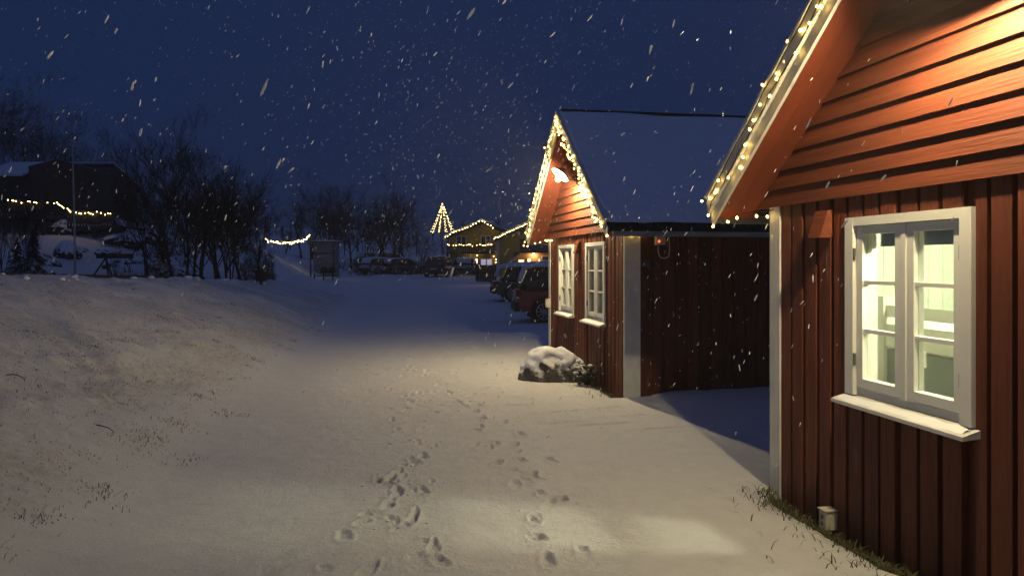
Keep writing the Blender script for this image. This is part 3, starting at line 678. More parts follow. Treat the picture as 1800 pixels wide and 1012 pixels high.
def car(label, x, y, rz, pm, suv=True, snow=.05, z=None, group='parked cars', Ln=4.5, dark_arch=True):
    """local: x from rear (0) to nose (Ln); y across; z up"""
    z = gz(x, y) if z is None else z
    c = thing('parked_car', label, 'car', (x, y, z), rz, group)
    H = 1.66 if suv else 1.46; hw = .90; belt = 1.02 if suv else .90; s = Ln/4.5
    def ring(x_, zb, zt, w):
        r_ = .10; return [(x_, -w+.05, zb), (x_, -w, zb+.15), (x_, -w-.015, (zb+zt)/2), (x_, -w+.02, zt-r_), (x_, -w+.10, zt), (x_, w-.10, zt), (x_, w-.02, zt-r_), (x_, w+.015, (zb+zt)/2), (x_, w, zb+.15), (x_, w-.05, zb)]
    body = loft([ring(0.0*s, .52, belt-.10, hw-.16), ring(.06*s, .36, belt-.02, hw-.07), ring(.35*s, .27, belt, hw-.01), ring(1.2*s, .24, belt, hw), ring(2.6*s, .24, belt-.02, hw), ring(3.15*s, .25, belt-.05, hw-.01), ring(4.0*s, .27, belt-.14, hw-.05), ring(4.38*s, .34, belt-.26, hw-.12), ring(4.5*s, .45, belt-.36, hw-.24)])
    bd = body.build('body', pm, c, True)
    bx = bd.modifiers.new('b', 'SUBSURF'); bx.levels = 2; bx.render_levels = 2
    def gring(x_, zb, zt, wb, wt): return [(x_, -wb, zb), (x_, -wt-.02, (zb*.3+zt*.7)), (x_, -wt+.06, zt), (x_, wt-.06, zt), (x_, wt+.02, (zb*.3+zt*.7)), (x_, wb, zb)]
    rear = .12 if suv else .35
    gl = loft([gring(rear*s, belt-.06, belt-.02, hw-.12, hw-.15), gring((rear+.30)*s, belt-.06, H-.07, hw-.06, hw-.22), gring(1.2*s, belt-.05, H, hw-.04, hw-.2), gring(2.2*s, belt-.06, H-.02, hw-.04, hw-.2), gring(2.75*s, belt-.06, H-.16, hw-.05, hw-.22), gring(3.45*s, belt-.08, belt-.03, hw-.09, hw-.16)])
    gl.build('window_band', M['glasscar'], c, True)
    rf = loft([[(x_, -w_, z_), (x_, -w_+.06, z_+.045), (x_, w_-.06, z_+.045), (x_, w_, z_)] for x_, z_, w_ in ((.28*s, H-.13, hw-.26), (.5*s, H-.05, hw-.2), (1.2*s, H-.02, hw-.19), (2.2*s, H-.04, hw-.19), (2.7*s, H-.16, hw-.23))]).build('roof', pm, c, True)
    for sg in (-1, 1):
        for xa, xb_ in ((1.0, 1.07), (1.95, 2.03)):
            MB().add([(xa*s, sg*(hw-.035), belt-.05), (xb_*s, sg*(hw-.035), belt-.05), (xb_*s, sg*(hw-.172), H-.06), (xa*s, sg*(hw-.172), H-.06)], [(0, 1, 2, 3)]).build('pillar', M['plastic'], c)
        MB().box(2.75*s, 2.9*s, sg*(hw+.02) if sg > 0 else -hw-.17, sg*(hw+.17) if sg > 0 else -hw-.02, belt-.01, belt+.12).build('mirror', M['plastic'], c)
        MB().box(-.012, .16*s, sg*(hw-.1)-.075, sg*(hw-.1)+.075, belt-.22, belt-.04).build('tail_light', M['taillight'], c)
        for wx in (.82*s, 3.55*s):
            ar = MB().lathe([(.30, sg*(hw-.05)), (.405, sg*(hw-.05)), (.40, sg*(hw+.022)), (.345, sg*(hw+.022))], 24, 'y', (wx, 0, .35)).build('wheel_arch', M['plastic'], c, True)
            MB().lathe([(.0, sg*(hw+.0)), (.39, sg*(hw+.0))], 20, 'y', (wx, 0, .35)).build('wheel_well', M['plastic'], c)
            w = MB().lathe([(.22, sg*(hw-.2)), (.33, sg*(hw-.19)), (.345, sg*(hw-.1)), (.335, sg*(hw+.02)), (.27, sg*(hw+.034)), (.235, sg*(hw+.022))], 28, 'y', (wx, 0, .345)).build('wheel', M['tyre'], c, True)
            rm_ = MB(); yo = sg*(hw+.026)
            rm_.lathe([(.245, yo), (.225, yo+sg*.004), (.215, yo-sg*.03)], 28, 'y', (wx, 0, .345)); rm_.lathe([(0, yo+sg*.004), (.05, yo+sg*.002), (.052, yo-sg*.03)], 14, 'y', (wx, 0, .345))
            for k in range(10):
                a = 2*math.pi*k/10; ca, sa = math.cos(a), math.sin(a); q = .013
                rm_.add([(wx+ca*.04-sa*q, yo, .345+sa*.04+ca*q), (wx+ca*.04+sa*q, yo, .345+sa*.04-ca*q), (wx+ca*.23+sa*q*1.5, yo, .345+sa*.23-ca*q*1.5), (wx+ca*.23-sa*q*1.5, yo, .345+sa*.23+ca*q*1.5)], [(0, 1, 2, 3)])
            rm_.build('rim', M['rim'], w)
    MB().box(-.04, .12, -hw+.12, hw-.12, .34, .60).build('bumper', M['plastic'], c); MB().box(-.052, -.041, -.26, .26, .62, .73).build('number_plate', M['plate'], c)
    MB().box(.3*s, 3.2*s, -hw-.012, -hw+.05, .22, .34).box(.3*s, 3.2*s, hw-.05, hw+.012, .22, .34).build('side_skirt', M['plastic'], c)
    if snow:
        st_ = []
        for x_, z_, w_ in ((.16*s, (H+belt)/2-.1, hw-.26), (.26*s, H-.12, hw-.30), (.34*s, H-.02, hw-.24), (.6*s, H+.03, hw-.2), (1.4*s, H+.05, hw-.19), (2.2*s, H+.03, hw-.2), (2.62*s, H-.07, hw-.23), (3.0*s, (H+belt)/2+.03, hw-.2), (3.44*s, belt+.015, hw-.16), (4.0*s, belt-.09, hw-.16), (4.34*s, belt-.2, hw-.2)):
            st_.append([(x_, -w_, z_-.05), (x_, -w_+.02, z_+snow*.6), (x_, -w_*.4, z_+snow), (x_, w_*.4, z_+snow), (x_, w_-.02, z_+snow*.6), (x_, w_, z_-.05)])
        loft(st_).build('snow_cover', M['snowpack'], c, True)
    return c
car('red estate car with silver spoked wheel behind the farther cabin', .06, 22.3, R(4), paint('red_car_paint', (.5, .02, .022)), True, .03, z=-.19)
car('tall snow covered car just beyond the red car', .62, 27.2, R(5), paint('black_car_paint', (.012, .013, .016)), True, .10)
car('low snow covered car beside the dark wooden screen', -.85, 31.5, R(6), paint('grey_car_paint', (.04, .042, .05)), False, .11)
car('half hidden snowy car beyond the low snow covered one', -.45, 37.5, R(6), paint('dark_car_paint', (.03, .032, .04)), False, .11)
car('black car seen from behind beside the yellow house', -6.3, 59.5, R(80), paint('black_car_paint', (.008, .009, .012)), True, .0)
car('pale car parked in front of the yellow house', -4.25, 65.0, R(84), paint('silver_car_paint', (.35, .36, .4)), False, .06)
car('pale snowy car at the foot of the far slope', -13.2, 66.0, R(52), paint('white_car_paint', (.45, .46, .5)), False, .10)
car('dark hatchback beside the pale car on the far slope', -11.4, 66.5, R(50), paint('grey_car_paint', (.02, .02, .025)), False, .05)
car('snowy car highest up the far slope', -16.6, 80.0, R(55), paint('grey_car_paint', (.05, .05, .06)), True, .12)
car('snow covered car behind the pale one on the far slope', -14.3, 78.5, R(55), paint('dark_car_paint', (.03, .03, .04)), True, .12)

# ---------------------------------------------------------------- buildings in the distance
M['yellow'] = mat('yellow_boards', (.46, .33, .06), .7, var=.25, vscale=(14, 14, 1), bump=.3, bscale=(30, 30, 2))
M['dwood'] = mat('dark_wood', (.06, .045, .03), .8, var=.4, vscale=(9, 9, 2))
M['bwood'] = mat('brown_boards', (.20, .11, .05), .8, var=.35, vscale=(2, 2, 12))
M['darkhouse'] = mat('dark_house', (.05, .042, .036), .8, var=.3, vscale=(8, 8, 2))
M['panedark'] = mat('dark_pane', (.02, .024, .03), .08, spec=.7)
M['panelit'] = emis('lit_pane', (1, .82, .45), 1.9); M['paneblue'] = emis('bluish_lit_pane', (.8, .72, 1), .35); M['paneshow'] = emis('bright_shop_pane', (1, .86, .62), 3.0)
M['kiosk'] = mat('grey_green_wall', (.22, .26, .24), .7, var=.2, vscale=(3, 3, 3))
def hit(px, py):
    r_ = (px-900)/F; Y = 20.0
    while Y < 90 and EYE-(py-460)/F*Y > gz(r_*Y, Y): Y += .1
    return Y
def PX(px, Y): return (px-900)/F*Y
def PZ(py, Y): return EYE+(460-py)/F*Y
def small_window(parent, x0, x1, z0, z1, y, pane, panes=2, fr=.09):
    w = MB().box(x0, x0+fr, y-.05, y+.02, z0, z1).box(x1-fr, x1, y-.05, y+.02, z0, z1).box(x0+fr, x1-fr, y-.05, y+.02, z0, z0+fr).box(x0+fr, x1-fr, y-.05, y+.02, z1-fr, z1).build('window', M['white'], parent)
    wd = (x1-x0-2*fr)/panes
    for k in range(panes):
        a = x0+fr+wd*k; MB().box(a+.0, a+wd-.0, y-.02, y+.0, z0+fr, z1-fr).build('pane', pane, w)
        if k: MB().box(a-.05, a+.05, y-.045, y-.021, z0+fr, z1-fr).build('muntin', M['white'], w)
    return w
# yellow house
YH = 68.0; gb = float(base_height(-3, YH)[0])
yh = thing('yellow_house', 'yellow gabled house with lights along its roof and balcony', 'house', (0, 0, 0))
xl, xa, xr = PX(785, YH), PX(848, YH), PX(911, YH); ze, za = PZ(418, YH), PZ(391, YH)
MB().prism_y([(xl+.3, gb-.5), (xr-.3, gb-.5), (xr-.3, ze), (xa, za-.15), (xl+.3, ze)], YH, YH+8).build('wall', M['yellow'], yh)
for a, b_ in ((xl-.1, xa), (xr+.1, xa)):
    P4 = [(a, ze-.08), (b_, za+.0), (b_, za+.2), (a, ze+.14)]
    rf = MB().prism_y(P4 if a < b_ else P4[::-1], YH-.5, YH+8.4).build('roof', M['dark'], yh)
    P5 = [(a, ze+.145), (b_, za+.205), (b_, za+.34), (a, ze+.25)]
    MB().prism_y(P5 if a < b_ else P5[::-1], YH-.45, YH+8.3).build('roof_snow', M['snowpack'], rf)
small_window(yh, PX(802, YH), PX(820, YH), PZ(432, YH), PZ(414, YH), YH-.02, M['panedark']); small_window(yh, PX(845, YH), PX(863, YH), PZ(432, YH), PZ(414, YH), YH-.02, M['panedark'])
MB().box(xl+.1, PX(872, YH), YH-1.6, YH-.01, PZ(446, YH), PZ(443, YH)).build('balcony', M['dwood'], yh)
for k in range(26):
    xx = xl+.15+k*.165; MB().box(xx, xx+.11, YH-1.62, YH-1.58, PZ(443, YH)+.02, PZ(434, YH)).build('baluster', M['dwood'], yh)
MB().box(xl+.1, PX(872, YH), YH-1.66, YH-1.54, PZ(434, YH), PZ(432.4, YH)).build('rail', M['dwood'], yh)
MB().box(xl+.12, xl+.3, YH-1.6, YH-1.42, gb-.4, PZ(446, YH)).build('post', M['dwood'], yh)
small_window(yh, PX(797, YH), PX(824, YH), PZ(480, YH), PZ(454, YH), YH-.02, M['panedark'], 1)
small_window(yh, PX(827, YH), PX(840, YH), PZ(466, YH), PZ(454, YH), YH-.02, M['paneshow'], 1, .05); small_window(yh, PX(844, YH), PX(866, YH), PZ(467, YH), PZ(454, YH), YH-.02, M['paneblue'], 2, .08)
MB().box(PX(816, YH), PX(826, YH), YH-.05, YH-.03, PZ(465, YH), PZ(453.5, YH)).build('lit_sign', M['panelit'], yh)
light_string('string lights along the gable of the yellow house', [(xl-.1, YH-.55, ze+.1), (xa, YH-.55, za+.15), (PX(872, YH), YH-.55, PZ(403, YH))], .27, .05, True, .05, .012, wob=.02, gap=.15)
light_string('string lights looped along the balcony rail of the yellow house', [(xl+.1, YH-1.7, PZ(432, YH))]+[(xl+.1+k*.42, YH-1.7, PZ(430.2 if k % 2 else 432.6, YH)) for k in range(1, 11)], .13, .035, True, .05, .012, wob=.03, gap=.2)
light_string('sparse lights beside the doorway of the yellow house', [(PX(829, YH), YH-.3, PZ(453, YH)), (PX(838, YH), YH-.3, PZ(447, YH)), (PX(845, YH), YH-.3, PZ(450, YH))], .3, .045, True, .1, .01)
light_string('lights hanging down beside the bluish window of the yellow house', [(PX(867, YH), YH-.3, PZ(449, YH)), (PX(871, YH), YH-.3, PZ(456, YH)), (PX(870, YH), YH-.3, PZ(465, YH))], .22, .045, True, .08, .01)
# second yellow building
Y2 = 60.0; y2 = thing('yellow_building', 'second yellow building with lit roof edge beside the cabin peak', 'house')
xl, xa, xr = PX(874, Y2), PX(958, Y2), PX(1042, Y2); ze, za = PZ(420, Y2), PZ(381, Y2); gb2 = float(base_height(0, Y2)[0])
MB().prism_y([(xl, gb2-.5), (xr, gb2-.5), (xr, ze), (xa, za-.15), (xl, ze-.02)], Y2, Y2+6).build('wall', M['yellow'], y2)
MB().box(xl-.05, xl+.17, Y2-.06, Y2-.004, gb2-.4, ze-.1).build('corner_board', M['white'], y2)
for a, b_ in ((xl-.25, xa), (xr+.25, xa)):
    P4 = [(a, ze-.12), (b_, za), (b_, za+.2), (a, ze+.06)]
    rf = MB().prism_y(P4 if a < b_ else P4[::-1], Y2-.4, Y2+6.3).build('roof', M['dark'], y2)
    P5 = [(a, ze+.065), (b_, za+.205), (b_, za+.32), (a, ze+.15)]
    MB().prism_y(P5 if a < b_ else P5[::-1], Y2-.36, Y2+6.2).build('roof_snow', M['snowpack'], rf)
light_string('string lights along the roof edge of the second yellow building', [(xl-.25, Y2-.45, ze+.02), (xa, Y2-.45, za+.12)], .16, .042, True, .03, .012, wob=.02)
# low building with lit windows
Y3 = 48.0; lb = thing('low_building', 'low brown building with lit windows and a wall lamp behind the parked cars', 'house')
gb3 = float(base_height(1, Y3)[0]); xl, xr = PX(903, Y3), PX(1010, Y3)
MB().box(xl, xr, Y3, Y3+4, gb3-.4, PZ(445, Y3)).build('wall', M['bwood'], lb)
for k in range(6):
    zz = PZ(468, Y3)+k*.16; MB().box(xl+.02, xr, Y3-.03, Y3-.002, zz, zz+.145).build('board', M['bwood'], lb)
rf = MB().prism_x([(Y3-.6, PZ(445, Y3)), (Y3+2.2, PZ(424, Y3)+.1), (Y3+2.2, PZ(424, Y3)+.22), (Y3-.6, PZ(445, Y3)+.12)], PX(914, Y3), xr).build('roof', M['dark'], lb)
MB().prism_y([(PX(888, Y3), PZ(467, Y3)), (PX(916, Y3), PZ(445, Y3)), (PX(916, Y3), PZ(443, Y3)), (PX(887, Y3), PZ(465.4, Y3))], Y3-.66, Y3-.05).build('bargeboard', M['white'], lb)
for a, b_, t0, t1 in ((911, 921.5, 456, 466.5), (927, 933, 454.5, 467), (946, 949.5, 455, 462), (952, 965, 450, 458)):
    small_window(lb, PX(a, Y3), PX(b_, Y3), PZ(t1, Y3), PZ(t0, Y3), Y3-.05, M['panelit'] if a < 950 else M['panedark'], 1, .03)
wl_ = thing('wall_lamp', 'small glowing lamp under the roof of the low brown building', 'lamp', (PX(938, Y3), Y3-.12, PZ(446.5, Y3)))
MB().ico((0, 0, 0), .06, 2).build('bulb', emis('porch_bulb', (1, .68, .25), 25), wl_, True); MB().lathe([(0, .12), (.05, .12), (.1, .06), (.11, .05)], 12).build('lamp_shade', M['dark'], wl_)
li = bpy.data.lights.new('lamp_light', 'POINT'); li.energy = 45; li.color = (1, .68, .3); li.shadow_soft_size = .08; lo = bpy.data.objects.new('lamp_light', li); COL.objects.link(lo); lo.parent = wl_; lo.location = (0, -.12, -.08)
# planter box / fence by the cars
pb = thing('wooden_screen', 'dark wooden screen between the pale car and snowy cars', 'screen', (PX(838, 52), 52, float(base_height(-2.5, 52)[0])))
for k in range(8): MB().box(k*.175, k*.175+.16, 0, .05, -.1, 1.15).build('plank', M['dwood'], pb)
MB().box(0, 1.4, .05, .1, .2, .3).box(0, 1.4, .05, .1, .85, .95).build('rail', M['dwood'], pb)
MB().box(-.09, -.01, -.02, .08, -.1, 1.4).build('post', M['dwood'], pb)
# pale kiosk
YK = 56.0; kz = float(base_height(PX(570, YK), YK)[0])
kk = thing('grey_kiosk', 'pale grey green shed with flat snowy roof behind the letterbox stand', 'shed', (PX(551, YK), YK, 0))
wk = PX(588, YK)-PX(551, YK)
MB().box(0, wk, 0, 1.6, kz-.4, PZ(426, YK)).build('wall', M['kiosk'], kk); MB().box(-.1, wk+.1, -.15, 1.7, PZ(426, YK)+.001, PZ(424, YK)).build('roof', M['dark'], kk); MB().box(-.08, wk+.08, -.12, 1.65, PZ(424, YK)+.001, PZ(422.4, YK)).build('roof_snow', M['snowpack'], kk)
MB().box(.0, wk, -.05, -.002, PZ(446, YK), PZ(444.5, YK)).build('ledge', M['dwood'], kk); MB().box(wk-.12, wk-.01, -.06, -.002, kz-.3, PZ(427, YK)).build('post', M['dwood'], kk)
# string of lights hung across the road mouth
YS = 50.0
for px, lab in ((466, 'dark post at the far end of the hanging light string'), (546, 'dark post between the hanging light string and the shed')):
    x = PX(px, YS); po = thing('light_post', lab, 'post', (x, YS, gz(x, YS)-.1)); h = PZ(415 if px < 500 else 411, YS)-gz(x, YS)+.1
    MB().tube([(0, 0, 0), (0, 0, h)], [.06, .045], 8).build('pole', M['dwood'], po); MB().box(-.09, .09, -.02, .02, h-.12, h-.05).build('bracket', M['dark'], po)
light_string('sagging icicle string of lights hung between two dark posts', [(PX(466, YS), YS, PZ(421, YS)), (PX(476, YS), YS, PZ(423.5, YS)), (PX(496, YS), YS, PZ(426, YS)), (PX(512, YS), YS, PZ(426, YS)), (PX(530, YS), YS, PZ(423.5, YS)), (PX(538, YS), YS, PZ(420, YS)), (PX(545, YS), YS, PZ(412, YS))], .055, .036, True, .07, .012, drop=.03, wob=.03, gap=.1)
# light tree: flagpole with strands
YT = 80.0; xt = PX(778, YT); zt = PZ(356, YT)
tp_ = thing('light_tree', 'tall pole with strands of lights spread into a tree shape', 'light tree', (xt, YT, gz(xt, YT)-.2))
z0_ = gz(xt, YT)-.2; MB().tube([(0, 0, 0), (0, 0, zt-z0_)], [.07, .04], 8).build('pole', M['hinge'], tp_)
for k in range(10):
    a = 2*math.pi*k/10+.15; e = Vector((math.cos(a)*1.35, math.sin(a)*1.35, PZ(410, YT)-z0_)); s_ = Vector((0, 0, zt-z0_-.05))
    MB().tube([s_, s_.lerp(e, .5)+Vector((0, 0, -.12)), e], .01, 4).build('strand', M['cable'], tp_)
    nb = 11
    for j in range(nb):
        f_ = (j+random.uniform(-.3, .3))/nb+.02; p = s_.lerp(e, f_)+Vector((0, 0, -.48*f_*(1-f_))); inst('bulb', BULBF, tp_, p, (0, 0, 0), (.032,)*3)
MB().tube([(1.35*math.cos(2*math.pi*k/24), 1.35*math.sin(2*math.pi*k/24), PZ(410, YT)-z0_) for k in range(25)], .015, 4).build('ring', M['cable'], tp_)

# letterbox stand, bin, pole, fence, trestle
YL = hit(568, 492); ml = thing('letterbox_stand', 'dark rail stand with two rounded boxes out on the snow', 'letterbox stand', (PX(552, YL), YL, 0)); mz = PZ(493, YL)
for px in (552.5, 568.5, 585): MB().box(PX(px, YL)-PX(552, YL)-.035, PX(px, YL)-PX(552, YL)+.035, -.04, .04, mz-.3, PZ(480, YL)).build('leg', M['dwood'], ml)
MB().box(-.02, 1.2, -.03, .03, PZ(485.6, YL), PZ(484.2, YL)).build('rail', M['dwood'], ml); MB().box(.45, 1.24, -.2, .2, PZ(480, YL)+.001, PZ(478.8, YL)).build('shelf', M['dwood'], ml)
for px in (570, 584):
    xx = PX(px, YL)-PX(552, YL); q = MB().prism_y([(xx-.19, PZ(478.8, YL)+.002), (xx+.19, PZ(478.8, YL)+.002), (xx+.19, PZ(473, YL)), (xx+.12, PZ(469.5, YL)), (xx-.1, PZ(469.3, YL)), (xx-.19, PZ(473, YL))], -.22, .2).build('letterbox', M['plastic'], ml)
    MB().box(xx-.1, xx+.1, -.235, -.221, PZ(474, YL), PZ(473.3, YL)).build('slot', M['hinge'], q)
YB_ = hit(459, 500); xb_ = PX(459, YB_); bz = gz(xb_, YB_)-.02
bn = thing('waste_bin', 'small dark bin on a post beside the bare bushes', 'bin', (xb_, YB_, bz))
MB().add([(-.15, -.13, .12), (.15, -.13, .12), (.15, .13, .12), (-.15, .13, .12), (-.18, -.16, .46), (.18, -.16, .46), (.18, .16, .46), (-.18, .16, .46)], [(0,3,2,1),(4,5,6,7),(0,1,5,4),(1,2,6,5),(2,3,7,6),(3,0,4,7)]).build('bucket', M['plastic'], bn)
MB().box(-.2, .2, -.18, .18, .461, .50).build('lid', M['plastic'], bn); MB().box(-.04, .04, -.04, .04, -.4, .119).build('post', M['dwood'], bn)
YF = 27.0; xf = PX(132, YF); fz = gz(xf, YF)-.1
fpz = thing('flagpole', 'thin pale flagpole rising beyond the snow bank', 'flagpole', (xf, YF, fz))
MB().tube([(0, 0, 0), (-.02, 0, 2.6), (-.1, 0, PZ(245, YF)-fz)], [.045, .035, .02], 10).build('pole', mat('pale_pole', (.45, .45, .44), .4, var=.2), fpz, True); MB().ico((-.1, 0, PZ(245, YF)-fz+.04), .045, 2).build('finial', M['hinge'], fpz, True); MB().box(-.07, .07, -.07, .07, -.1, .25).build('base', M['dark'], fpz)
fe = thing('rail_fence', 'low dark rail fence running beyond the snow bank', 'fence')
pts = [(PX(-40, 25.5), 25.5, PZ(478, 25.5)), (PX(90, 26.5), 26.5, PZ(484, 26.5)), (PX(200, 27.5), 27.5, PZ(486, 27.5)), (PX(312, 28.5), 28.5, PZ(487, 28.5))]
pts = [(a[0], a[1], max(a[2], gz(a[0], a[1])+.5)) for a in pts]
for a, b_ in zip(pts[:-1], pts[1:]): MB().tube([a, b_], .06, 6).build('rail', M['bwood'], fe); MB().tube([(a[0], a[1], a[2]-.28), (b_[0], b_[1], b_[2]-.28)], .05, 6).build('rail', M['bwood'], fe)
for p in pts: MB().box(p[0]-.06, p[0]+.06, p[1]+.06, p[1]+.16, p[2]-1.0, p[2]+.1).build('post', M['bwood'], fe)
YV = 31.0; tv = thing('trestle_beam', 'dark beam on splayed legs standing on the hillside snow', 'trestle', (PX(186, YV), YV, 0))
zt_ = PZ(449, YV); zb_ = PZ(477, YV)
MB().box(-.35, 1.1, -.12, .12, zt_-.12, zt_+.08).build('beam', M['dwood'], tv)
for e in ((-.42, -.2), (.36, -.2), (-.1, .4), (.05, .35)): MB().tube([(0, 0, zt_-.1), (e[0], e[1], zb_-.2)], .035, 6).build('leg', M['dwood'], tv)
MB().tube([(0, 0, zt_-.1), (0, 0, zb_+.25)], .012, 4).build('chain', M['dark'], tv); MB().lathe([(0, 0), (.14, 0), (.15, .16), (.12, .17)], 12, 'z', (0, 0, zb_+.1)).build('pot', M['plastic'], tv)

# dark house and terrace on the hill
YD = 44.0; hd = thing('dark_house', 'unlit dark house on the hillside above the string lights', 'house', (0, 0, 0))
xl, xr = PX(-30, YD), PX(152, YD); zb = PZ(400, YD); ze, zr = PZ(308, YD), PZ(282, YD)
MB().prism_x([(YD, zb-2), (YD+6, zb-2), (YD+6, ze), (YD+3, zr), (YD, ze)], xl, xr).build('wall', M['darkhouse'], hd)
for k, (ya, yb) in enumerate(((YD-.5, YD+3), (YD+6.5, YD+3))):
    P4 = [(ya, ze-.3), (yb, zr+.02), (yb, zr+.2), (ya, ze-.1)]
    rf = MB().prism_x(P4 if ya < yb else P4[::-1], xl-.3, PX(50, YD) if k == 0 else xr).build('roof', M['dark'], hd)
    P5 = [(ya, ze-.099), (yb, zr+.201), (yb, zr+.32), (ya, ze+.03)]
    MB().prism_x(P5 if ya < yb else P5[::-1], xl-.25, PX(49, YD) if k == 0 else xr).build('roof_snow', M['snowpack'], rf)
MB().prism_y([(PX(50, YD-2.6), zb-1), (PX(154, YD-2.6), zb-1), (PX(154, YD-2.6), PZ(296, YD-2.6)), (PX(100, YD-2.6), PZ(280, YD-2.6)), (PX(50, YD-2.6), PZ(292, YD-2.6))], YD-2.6, YD-.02).build('wing', M['darkhouse'], hd)
YQ = 39.0; tr = thing('terrace', 'dark timber terrace carrying the string lights on the hill', 'terrace', (0, 0, 0))
q = [(-60, 353), (80, 354), (118, 366), (205, 373)]
for i in range(3):
    (a, ya), (b_, yb) = q[i], q[i+1]
    if i == 1: continue
    MB().box(PX(a, YQ), PX(b_, YQ), YQ-.02, YQ+3.5, PZ(max(ya, yb)+26, YQ)-.1, PZ(max(ya, yb)+24, YQ)).build('deck', M['dwood'], tr)
    MB().tube([(PX(a, YQ), YQ, PZ(ya+3, YQ)), (PX(b_, YQ), YQ, PZ(yb+3, YQ))], .04, 6).build('rail', M['dwood'], tr)
    n = int((PX(b_, YQ)-PX(a, YQ))/.16)
    for k in range(n):
        xx = PX(a, YQ)+k*.16; zz = PZ(ya+(yb-ya)*k/n+3, YQ); MB().box(xx, xx+.10, YQ-.015, YQ+.015, PZ(max(ya, yb)+24, YQ), zz).build('baluster', M['dwood'], tr)
    for k in range(3):
        xx = PX(a, YQ)+(PX(b_, YQ)-PX(a, YQ))*(k+.1)/2.3; MB().box(xx, xx+.14, YQ+.2, YQ+.34, gz(xx, YQ)-1, PZ(max(ya, yb)+26, YQ)).build('post', M['dwood'], tr)
light_string('string lights along the rail of the hillside terrace', [(PX(a, YQ-.1), YQ-.1, PZ(b_, YQ-.1)) for a, b_ in [(14, 351), (38, 356), (42, 353), (68, 357), (72, 354), (95, 358), (100, 357), (112, 366), (119, 367), (124, 373), (130, 372), (146, 377), (152, 373), (163, 377), (170, 373), (188, 378), (190, 374), (199, 378)]], .10, .03, True, .015, .01, wob=.01, drop=.0, gap=.3)

# stones on the hillside
for i in range(26):
    px = random.uniform(10, 320); Y = random.uniform(29, 41); x = PX(px, Y); z = gz(x, Y)
    if i == 0:
        rk = rockmesh(3, 1, False); rk.materials.append(snowtop(mat('hill_rock', (.03, .029, .028), .9, var=.6, vscale=(5, 5, 5)), .35, .6, 5))
    s_ = random.uniform(.8, 2.2); o = inst('hill_stone', rk, None, (x, Y, z-.1), (0, 0, random.uniform(0, 6)), (s_, s_*random.uniform(.7, 1.2), s_*random.uniform(.6, 1.1)))
    tag(o, 'snow dusted dark stone on the hillside below the terrace', 'stone', 'stones on the hillside')

# ---------------------------------------------------------------- trees
def bare_tree(seed, H=6.0, stems=1, spread=.35, levels=5, r0=.085):
    rnd = random.Random(seed); tk = MB(); br = MB()
    def grow(p, d, L, r, lev):
        n = 4 if lev < 2 else 3; pts = [p]; q = p.copy(); dd = d.copy()
        for i in range(n):
            dd = (dd+Vector((rnd.gauss(0, .10), rnd.gauss(0, .10), rnd.gauss(.05, .06)))).normalized(); q = q+dd*L/n; pts.append(q.copy())
        rr = [r*(1-.55*i/n) for i in range(n+1)]
        (tk if lev == 0 else br).tube(pts, rr, 6 if lev == 0 else (4 if lev == 1 else 3), False)
        if lev >= levels: return
        k = rnd.choice([4, 5, 6]) if lev < 2 else rnd.choice([3, 4])
        for j in range(k):
            f = rnd.uniform(.3 if lev == 0 else .2, 1.0); i = min(int(f*n), n-1); b0 = pts[i].lerp(pts[i+1], f*n-i)
            a = rnd.uniform(0, 6.28); ax = dd.orthogonal().normalized(); ax.rotate(Matrix.Rotation(a, 3, dd))
            nd = (dd*math.cos(spread*1.6)+ax*math.sin(rnd.uniform(.5, 1.2)*spread*1.9)).normalized()
            nd = (nd+Vector((0, 0, .22))).normalized()
            grow(b0, nd, L*rnd.uniform(.5, .72), max(r*(1-.5*f)*.55, .0045), lev+1)
    for s_ in range(stems):
        a = 6.28*s_/stems+rnd.random(); t_ = .12 if stems > 1 else .03
        grow(Vector((math.cos(a)*.1*(stems > 1), math.sin(a)*.1*(stems > 1), -.25)), Vector((math.cos(a)*t_, math.sin(a)*t_, 1)).normalized(), H*.55*rnd.uniform(.85, 1.1), r0/(1+.25*(stems-1)), 0)
    return tk, br
protos = []
for i, (sd, st_, sp) in enumerate(((1, 1, .36), (2, 3, .30), (5, 2, .40), (9, 1, .30))):
    tk, br = bare_tree(sd, 6.0, st_, sp)
    a = tk.build('trunk', M['bark'], None, True); b_ = br.build('crown', M['twig'], None); protos.append((a.data, b_.data)); bpy.data.objects.remove(a); bpy.data.objects.remove(b_)
b2 = []
for (a, b_) in protos:
    c_ = b_.copy(); c_.materials.clear(); c_.materials.append(M['twigsnow']); b2.append(c_)
def tree(px, Y, top, k, label, group, snowy=False, wide=1.0):
    x = PX(px, Y); z = gz(x, Y); h = PZ(top, Y)-z; s_ = h/6.2
    t_ = thing('bare_tree', label, 'tree', (x, Y, z), random.uniform(0, 6.28), group); t_.scale = (s_*wide, s_*wide, s_)
    inst('trunk', protos[k][0], t_); inst('crown', b2[k] if snowy else protos[k][1], t_)
T = 'bare trees beyond the snow bank'
tree(318, 27, 232, 1, 'tallest many stemmed bare tree beyond the snow bank', T, wide=1.1); tree(352, 29, 255, 0, 'bare tree leaning up just behind the tallest one', T); tree(382, 28, 285, 2, 'forked bare tree in the middle of the bank thicket', T, wide=1.1)
tree(405, 27.5, 300, 1, 'slim clustered bare tree near the right of the bank thicket', T); tree(425, 29, 282, 3, 'rightmost bare tree of the bank thicket, beside the bin', T, wide=1.2); tree(290, 31, 262, 3, 'bare tree on the hillside side of the bank thicket', T)
tree(258, 34, 300, 2, 'smaller bare tree on the slope behind the flagpole', T); tree(452, 34, 345, 0, 'low bare tree behind the bin', T); tree(345, 33, 330, 2, 'short bare tree hidden behind the bank thicket', T, wide=1.4); tree(395, 32, 340, 1, 'short stemmed bare tree low in the bank thicket', T, wide=1.5)
